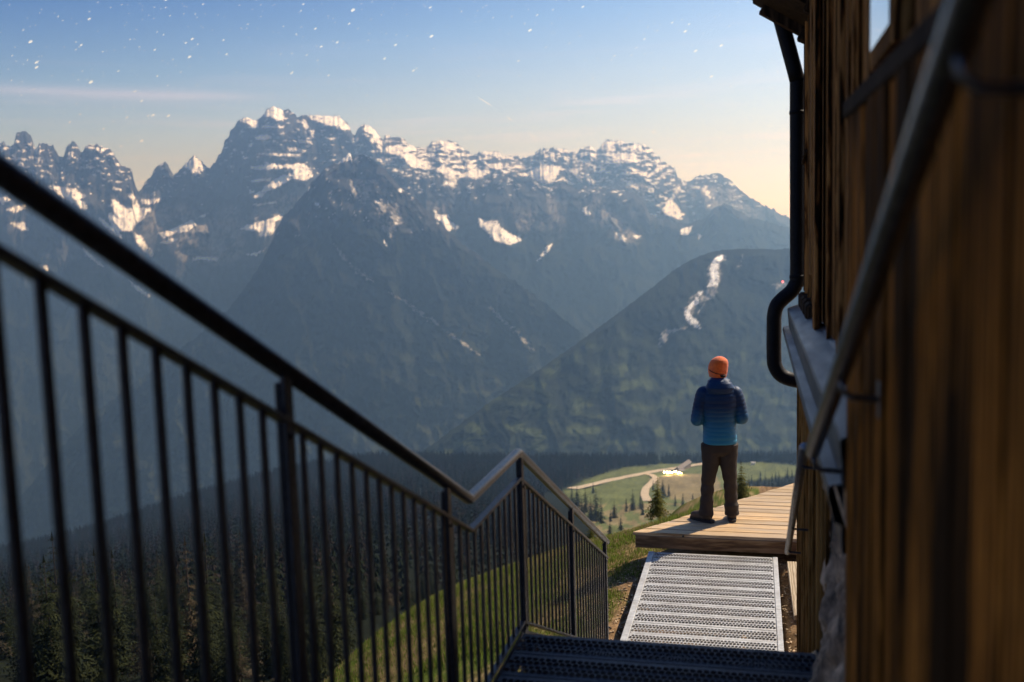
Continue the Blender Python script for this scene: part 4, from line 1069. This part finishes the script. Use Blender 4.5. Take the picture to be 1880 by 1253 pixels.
    pp = cr(pth[3:]); d = MB(); d.tube(pp, .054, 20); dp = d.build('downpipe', mp, t)
    d = MB(); d.tube(pth[:4], .054, 20); d.build('pipe_bend', mp, t)
    for py in (207, 508):
        k = MB(); q = P(1464, py); k.tube([q - Vector((0, 0, .012)), q + Vector((0, 0, .012))], .058, 20); k.box(q + Vector((.03, -.006, -.008)), q + Vector((.13, .006, .008))); k.build('clamp', mp, dp)
chalet()

# ================================================================== WALL HANDRAILS
def wall_rails():
    nx = lambda y: .243 + (2.86 - y)*.03
    # near handrail: from beside the viewer down to the landing
    far = at_y(1491, 832, 2.95); near = at_y(1762, 57, 1.16)
    dr = (far - near).normalized(); st = near - dr*.75; 
    t = empty('wall_handrail', (far.x, far.y, 0), 'thick dark metal handrail running down the near board wall', 'handrail')
    m = MB(); m.tube([st, near, far - dr*.02, far - dr*.004, far], [.0215, .0215, .0215, .019, .012], 20); m.build('pipe', STEEL_P, t)
    for f in (.02, .62, 1.0):
        p = near + (far - near)*f - dr*.03; w = MB()
        z = p.z - .015; x1 = nx(p.y)
        w.tube([p - Vector((0, 0, .012)), p + Vector((.004, 0, -.04)), p + Vector((.02, 0, -.055)), Vector((x1 + .004, p.y, p.z - .06))], .0075, 8)
        w.build('bracket', STEEL_P, t)
        w = MB(); w.box((x1 - .004, p.y - .02, p.z - .1), (x1 + .002, p.y + .02, p.z - .02)); w.build('wall_plate', STEEL_P, t)
    # far handrail: along the lower flight to the ground
    a = at_y(1476, 822, 4.25); b = at_y(1446, 1014, 6.9)
    t = empty('wall_handrail', (b.x, b.y, 0), 'thin galvanised handrail on hooks beside the orange boards, descending to the ramp', 'handrail')
    m = MB(); m.tube([a + Vector((.015, 0, .004)), a, b], .0205, 16); m.build('pipe', GALV_R, t)
    for f in (.08, .62, .93):
        p = a + (b - a)*f; w = MB(); x1 = .318
        w.tube([p - Vector((0, 0, .015)), p + Vector((.01, 0, -.03)), Vector((x1 - .01, p.y, p.z - .035)), Vector((x1, p.y, p.z - .05)), Vector((x1, p.y, p.z - .2))], .007, 8); w.build('bracket', GALV_D, t)
wall_rails()

# ================================================================== PERSON
def remesh(b, voxel, smooth=3, name='tmp'):
    me = bpy.data.meshes.new(name); me.from_pydata([tuple(v) for v in b.v], [], b.f); me.update()
    o = bpy.data.objects.new(name, me); C.objects.link(o)
    r = o.modifiers.new('r', 'REMESH'); r.mode = 'VOXEL'; r.voxel_size = voxel; r.use_smooth_shade = True
    if smooth: s = o.modifiers.new('s', 'SMOOTH'); s.iterations = smooth; s.factor = .5
    dg = bpy.context.evaluated_depsgraph_get(); m2 = bpy.data.meshes.new_from_object(o.evaluated_get(dg)); bpy.data.objects.remove(o)
    for p in m2.polygons: p.use_smooth = True
    return m2
def loft(b, rings, seg=20):
    """rings: (centre, rx, ry, yaw)"""
    vs = []
    for c, rx, ry, yaw in rings:
        for k in range(seg):
            a = 2*math.pi*k/seg; ca, sa = math.cos(a), math.sin(a)
            x = rx*math.copysign(abs(ca)**.85, ca); y = ry*math.copysign(abs(sa)**.85, sa)
            vs.append((c[0] + x*math.cos(yaw) - y*math.sin(yaw), c[1] + x*math.sin(yaw) + y*math.cos(yaw), c[2]))
    n = len(rings)
    fs = [(i*seg+k, i*seg+(k+1) % seg, (i+1)*seg+(k+1) % seg, (i+1)*seg+k) for i in range(n-1) for k in range(seg)]
    fs += [tuple(range(seg))[::-1], tuple((n-1)*seg+k for k in range(seg))]
    b.add(vs, fs, True); return b
def person():
    # local frame: x right, y ahead (away from camera), feet at z=0
    pl = at_z(1322, 958, .22); base = Vector((pl.x, pl.y, .222)); yaw = R(9)
    skin = flat('skin', (.42, .24, .17), .55, nsc=40, amp=.1)
    lf, rf = (-.150, .02), (.135, .06)
    hipz = .90
    def bt(pts, rad, **k): return (pts, rad)
    # ---- body (one continuous surface)
    b = MB()
    loft(b, [((0, 0, .84), .13, .09, 0), ((0, 0, .95), .15, .10, 0), ((0, 0, 1.08), .13, .09, 0), ((0, .0, 1.25), .16, .10, 0), ((0, -.005, 1.40), .17, .095, 0), ((0, -.01, 1.47), .11, .07, 0), ((0, 0, 1.51), .06, .06, 0)])
    b.tube([(0, -.005, 1.46), (-.004, .0, 1.54), (-.008, .012, 1.60)], [.062, .056, .058], 14)
    hc = Vector((-.012, .015, 1.668)); hr = R(28)
    loft(b, [(hc + Vector((0, 0, z)), rx, ry, hr) for z, rx, ry in ((-.115, .035, .045), (-.09, .055, .07), (-.05, .068, .086), (0, .075, .095), (.05, .074, .094), (.085, .058, .075), (.108, .03, .04))])
    fd = Vector((-math.sin(hr), math.cos(hr), 0)); sd_ = Vector((math.cos(hr), math.sin(hr), 0))
    b.tube([hc + fd*.085 + Vector((0, 0, .02)), hc + fd*.108 - Vector((0, 0, .02)), hc + fd*.11 - Vector((0, 0, .03))], [.012, .016, .012], 8)
    for s in (-1, 1):
        b.tube([hc + sd_*s*.07 + Vector((0, 0, .02)), hc + sd_*s*.082 + Vector((0, 0, .0)), hc + sd_*s*.072 - Vector((0, 0, .028))], [.012, .015, .009], 8)
    b.tube([hc + fd*.082 - sd_*.02 - Vector((0, 0, .062)), hc + fd*.084 + sd_*.02 - Vector((0, 0, .062))], [.009, .009], 8)
    for s, (fx, fy) in ((-1, lf), (1, rf)):
        b.tube([(s*.075, 0, .88), (s*.09, .01, .70), ((s*.095 + fx)/2, .03, .50), (fx, fy, .28), (fx, fy, .09)], [.088, .078, .056, .052, .038], 12)
        b.tube([(fx, fy - .03, .05), (fx + s*.02 - .02, fy + .1, .04)], [.036, .032], 10)
    arms = {}
    for s in (-1, 1):
        sh = Vector((s*.165, -.01, 1.405)); el_ = Vector((s*.243, -.05, 1.13)) if s < 0 else Vector((.238, -.035, 1.14)); wr = Vector((s*.13, .19, 1.10))
        b.tube([Vector((s*.1, 0, 1.40)), sh, (sh+el_)/2, el_, (el_+wr)/2, wr], [.06, .055, .048, .041, .036, .027], 12)
        # palm, four bent fingers and a thumb, held together in front
        ih = Vector((-s, .35, -.05)).normalized(); pc = wr + ih*.045
        b.tube([wr, pc, pc + ih*.04], [.026, .034, .032], 10)
        up = Vector((0, 0, 1)); fo = Vector((0, 1, 0))
        for q, ln in enumerate((.068, .076, .071, .056)):
            r0 = pc + ih*.035 + up*(.026 - .0175*q); dq = (ih + fo*.1).normalized()
            b.tube([r0, r0 + dq*ln*.45, r0 + dq*ln*.75 - fo*.016, r0 + dq*ln*.72 - fo*.036], [.0088, .0085, .008, .007], 8)
        b.tube([pc - fo*.012 + up*.02, pc - fo*.02 + up*.045 + ih*.012, pc - fo*.016 + up*.06 + ih*.035], [.011, .0105, .009], 8)
        arms[s] = (sh, el_, wr)
    bm_ = remesh(b, .0075, 2, 'person'); bm_.materials.append(skin)
    o = bpy.data.objects.new('person', bm_); C.objects.link(o); o.location = base; o.rotation_euler.z = yaw
    tag(o, 'person seen from behind in orange beanie, blue padded jacket and brown trousers on the deck', 'person')
    def child(mb, name, m, vox, sm=2, lab=None):
        me = remesh(mb, vox, sm, name); me.materials.append(m); c = bpy.data.objects.new(name, me); C.objects.link(c); c.parent = o; return c
    # ---- jacket
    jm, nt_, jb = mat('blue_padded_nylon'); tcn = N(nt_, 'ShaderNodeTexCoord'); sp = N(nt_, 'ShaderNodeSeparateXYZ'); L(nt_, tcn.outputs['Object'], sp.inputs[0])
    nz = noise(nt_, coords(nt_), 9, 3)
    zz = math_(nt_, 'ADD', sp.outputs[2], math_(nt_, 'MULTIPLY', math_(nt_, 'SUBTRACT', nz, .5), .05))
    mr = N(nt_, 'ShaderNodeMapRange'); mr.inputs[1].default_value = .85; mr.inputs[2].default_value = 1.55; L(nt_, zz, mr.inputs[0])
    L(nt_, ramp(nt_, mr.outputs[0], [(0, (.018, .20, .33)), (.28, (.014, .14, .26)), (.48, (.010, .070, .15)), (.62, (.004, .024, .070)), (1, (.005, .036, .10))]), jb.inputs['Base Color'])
    jb.inputs['Roughness'].default_value = .5; jb.inputs['Specular IOR Level'].default_value = .3
    bump(nt_, jb, noise(nt_, coords(nt_, (1, 1, 1.6)), 55, 4), .35, .006)
    j = MB(); rings = []; z = .865
    prof = lambda z: (np.interp(z, [.86, .90, 1.0, 1.12, 1.25, 1.36, 1.43, 1.475, 1.51], [.170, .180, .172, .174, .194, .202, .195, .158, .10]), np.interp(z, [.86, .95, 1.1, 1.25, 1.38, 1.45, 1.51], [.128, .135, .128, .138, .135, .11, .085]))
    while z < 1.505:
        rx, ry = prof(z); q = .0065*abs(math.sin((z - .865)/.042*math.pi*1.0/1.0/1.0)); q = .007*math.sqrt(abs(math.sin((z - .865 + .006*math.sin(z*31))/.05*math.pi))) - .003
        rings.append(((0 + .004*math.sin(z*9), 0, z), rx + q, ry + q, 0)); z += .0065
    loft(j, rings, 40)
    for s in (-1, 1):
        sh, el_, wr = arms[s]; cpts = [Vector((s*.10, 0, 1.405)), sh + Vector((0, 0, .005)), sh*.6 + el_*.4 + Vector((s*.012, 0, 0)), el_ + Vector((s*.006, -.01, 0)), el_*.5 + wr*.5, wr + (el_ - wr).normalized()*.01]
        rr_ = [.088, .084, .070, .064, .056, .044]; P, Rd = [], []
        for i in range(len(cpts)-1):
            m = max(2, int((cpts[i+1]-cpts[i]).length/.006))
            for k in range(m):
                f = k/m; P.append(cpts[i]*(1-f) + cpts[i+1]*f); Rd.append(rr_[i]*(1-f) + rr_[i+1]*f)
        # round the elbow
        for _ in range(14): P = [P[0]] + [(P[i-1]+P[i]*2+P[i+1])/4 for i in range(1, len(P)-1)] + [P[-1]]
        acc = 0; Rq = []
        for i in range(len(P)):
            if i: acc += (P[i]-P[i-1]).length
            Rq.append(Rd[i] + .0065*math.sqrt(abs(math.sin(acc/.042*math.pi))) - .004)
        j.tube(P, Rq, 24)
    # hood lying on the back and collar
    loft(j, [((0, -.03, 1.40), .10, .07, 0), ((0, -.055, 1.43), .135, .085, 0), ((0, -.058, 1.48), .15, .095, 0), ((0, -.045, 1.525), .13, .09, 0), ((0, -.02, 1.565), .10, .085, 0), ((-.004, 0, 1.59), .065, .06, 0)], 28)
    j.tube([(-.10, .03, 1.535), (-.09, -.055, 1.535), (0, -.095, 1.53), (.09, -.055, 1.535), (.10, .03, 1.535)], [.022, .034, .042, .034, .022], 12)
    child(j, 'jacket', jm, .0055, 1)
    # ---- trousers
    tm = flat('brown_hiking_cotton', (.040, .030, .023), .8, nsc=14, amp=.15, bumpd=.01)
    q = MB(); loft(q, [((0, 0, z), rx, ry, 0) for z, rx, ry in ((.74, .13, .09), (.78, .172, .118), (.85, .18, .128), (.92, .168, .122), (.96, .155, .11))], 30)
    rr = random.Random(8)
    for s, (fx, fy) in ((-1, lf), (1, rf)):
        P = []; Rd = []
        for i in range(60):
            f = i/59; z = .86 - .80*f
            x = np.interp(f, [0, .25, .55, 1], [s*.088, s*.092, (s*.1+fx)/2, fx]); y = np.interp(f, [0, .3, .55, .75, 1], [0, .012, .035, fy, fy - .008])
            r_ = np.interp(f, [0, .15, .35, .55, .75, .92, 1], [.112, .104, .085, .072, .069, .074, .079])
            wr_ = .004*math.sin(f*43 + s) * (1 if f > .5 else .4) + .006*max(0, math.sin(f*60))*(f > .82)
            P.append(Vector((x, y, z))); Rd.append(float(r_ + wr_))
        q.tube(P, Rd, 22)
    child(q, 'trousers', tm, .007, 2)
    # ---- boots
    bmt = flat('brown_leather_boots', (.085, .06, .04), .7, nsc=30, amp=.3, bumpd=.004); sole = flat('dark_rubber', (.03, .027, .025), .8)
    for s, (fx, fy), ya in ((-1, lf, R(48)), (1, rf, R(-6))):
        d = Vector((-math.sin(ya), math.cos(ya), 0)); c = Vector((fx, fy - .015, 0))
        k = MB(); k.tube([c + Vector((0, 0, .20)), c + Vector((0, 0, .12)), c + Vector((0, 0, .075))], [.055, .053, .056], 16)
        k.tube([c - d*.065 + Vector((0, 0, .062)), c + Vector((0, 0, .068)), c + d*.09 + Vector((0, 0, .058)), c + d*.15 + Vector((0, 0, .048)), c + d*.19 + Vector((0, 0, .042))], [.038, .05, .05, .044, .026], 16)
        bo = child(k, 'boot', bmt, .008, 2)
        w = MB(); sdv = Vector((d.y, -d.x, 0)); out = [(-.105, .0), (-.09, .035), (-.02, .045), (.08, .05), (.15, .047), (.195, .028), (.21, 0), (.195, -.028), (.15, -.047), (.08, -.05), (-.02, -.045), (-.09, -.035)]
        lo_ = [c + d*a + sdv*e for a, e in out]; n = len(lo_)
        w.add([v + Vector((0, 0, 0)) for v in lo_] + [v + Vector((0, 0, .028)) for v in lo_], [tuple(range(n))[::-1] if False else tuple(range(n)), tuple(range(n, 2*n))[::-1]] + [(i, n+i, n+(i+1) % n, (i+1) % n) for i in range(n)])
        me = bpy.data.meshes.new('sole'); me.from_pydata([tuple(v) for v in w.v], [], w.f); me.materials.append(sole)
        so = bpy.data.objects.new('sole', me); C.objects.link(so); so.parent = bo
    # ---- beanie
    om, nt_, ob = mat('orange_knit'); ob.inputs['Roughness'].default_value = .75; ob.inputs['Sheen Weight'].default_value = .4
    wv = N(nt_, 'ShaderNodeTexWave', wave_type='BANDS', bands_direction='Z'); wv.inputs['Scale'].default_value = 60; wv.inputs['Distortion'].default_value = 2; L(nt_, coords(nt_), wv.inputs['Vector'])
    L(nt_, ramp(nt_, noise(nt_, coords(nt_), 40, 3), [(.3, (.85, .115, .002)), (.7, (1.0, .19, .004))]), ob.inputs['Base Color']); bump(nt_, ob, wv.outputs['Fac'], .5, .004)
    h = MB(); tl = Vector((.012, -.022, 0))
    loft(h, [(hc + tl*f + Vector((0, 0, z)), rx, ry, hr) for f, z, rx, ry in ((0, -.085, .078, .096), (.1, -.03, .091, .109), (.2, .0, .093, .112), (.5, .04, .093, .112), (1.0, .075, .088, .104), (1.4, .105, .073, .087), (1.6, .127, .049, .058), (1.6, .140, .022, .028))], 30)
    child(h, 'beanie', om, .006, 1)
    h = MB(); hb = [hc + Vector((math.cos(a + hr)*.093, math.sin(a + hr)*.111, -.012 + .03*math.sin(a))) for a in [2*math.pi*i/40 for i in range(41)]]
    h.tube(hb, .0035, 6, cap=False)
    me = bpy.data.meshes.new('hat_band'); me.from_pydata([tuple(v) for v in h.v], [], h.f); me.materials.append(flat('dark_band', (.05, .02, .015), .8))
    ho = bpy.data.objects.new('hat_band', me); C.objects.link(ho); ho.parent = o
    # hair at the nape
    h = MB(); h.tube([hc - fd*.085 + Vector((0, 0, -.045)), hc - fd*.078 + Vector((0, 0, -.075))], [.045, .03], 12)
    child(h, 'hair', flat('dark_hair', (.03, .018, .012), .7), .008, 1)
person()

# ================================================================== HAZE
def haze():
    m = bpy.data.materials.new('valley_air'); m.use_nodes = True; nt = m.node_tree; nt.nodes.clear()
    v = N(nt, 'ShaderNodeVolumePrincipled'); v.inputs['Color'].default_value = (.31, .575, 1.0, 1); v.inputs['Absorption Color'].default_value = (1, 1, 1, 1); v.inputs['Density'].default_value = HZ
    v.inputs['Anisotropy'].default_value = .6
    o = N(nt, 'ShaderNodeOutputMaterial'); L(nt, v.outputs[0], o.inputs['Volume'])
    zs = [(ob.matrix_world @ Vector(c)).z for ob in bpy.data.objects if ob.type == 'MESH' and ob.name.split('.')[0] in ('mountains', 'hill', 'terrain') for c in ob.bound_box]
    xs = [(ob.matrix_world @ Vector(c)) for ob in bpy.data.objects if ob.type == 'MESH' and ob.name.split('.')[0] in ('mountains', 'hill', 'terrain') for c in ob.bound_box]
    b = MB(); b.box((min(p.x for p in xs) - 60, -900, min(zs) - 1), (max(p.x for p in xs) + 60, max(p.y for p in xs) + 60, max(zs) + 25))
    h = b.build('haze', m); tag(h, 'thin blue evening haze filling the valley', None, None, 'stuff')
    print('haze z', min(zs), max(zs))
HZ = 1.45e-4
bpy.context.view_layer.update()
haze()
for o in bpy.data.objects:
    if '_base' in o: del o['_base']
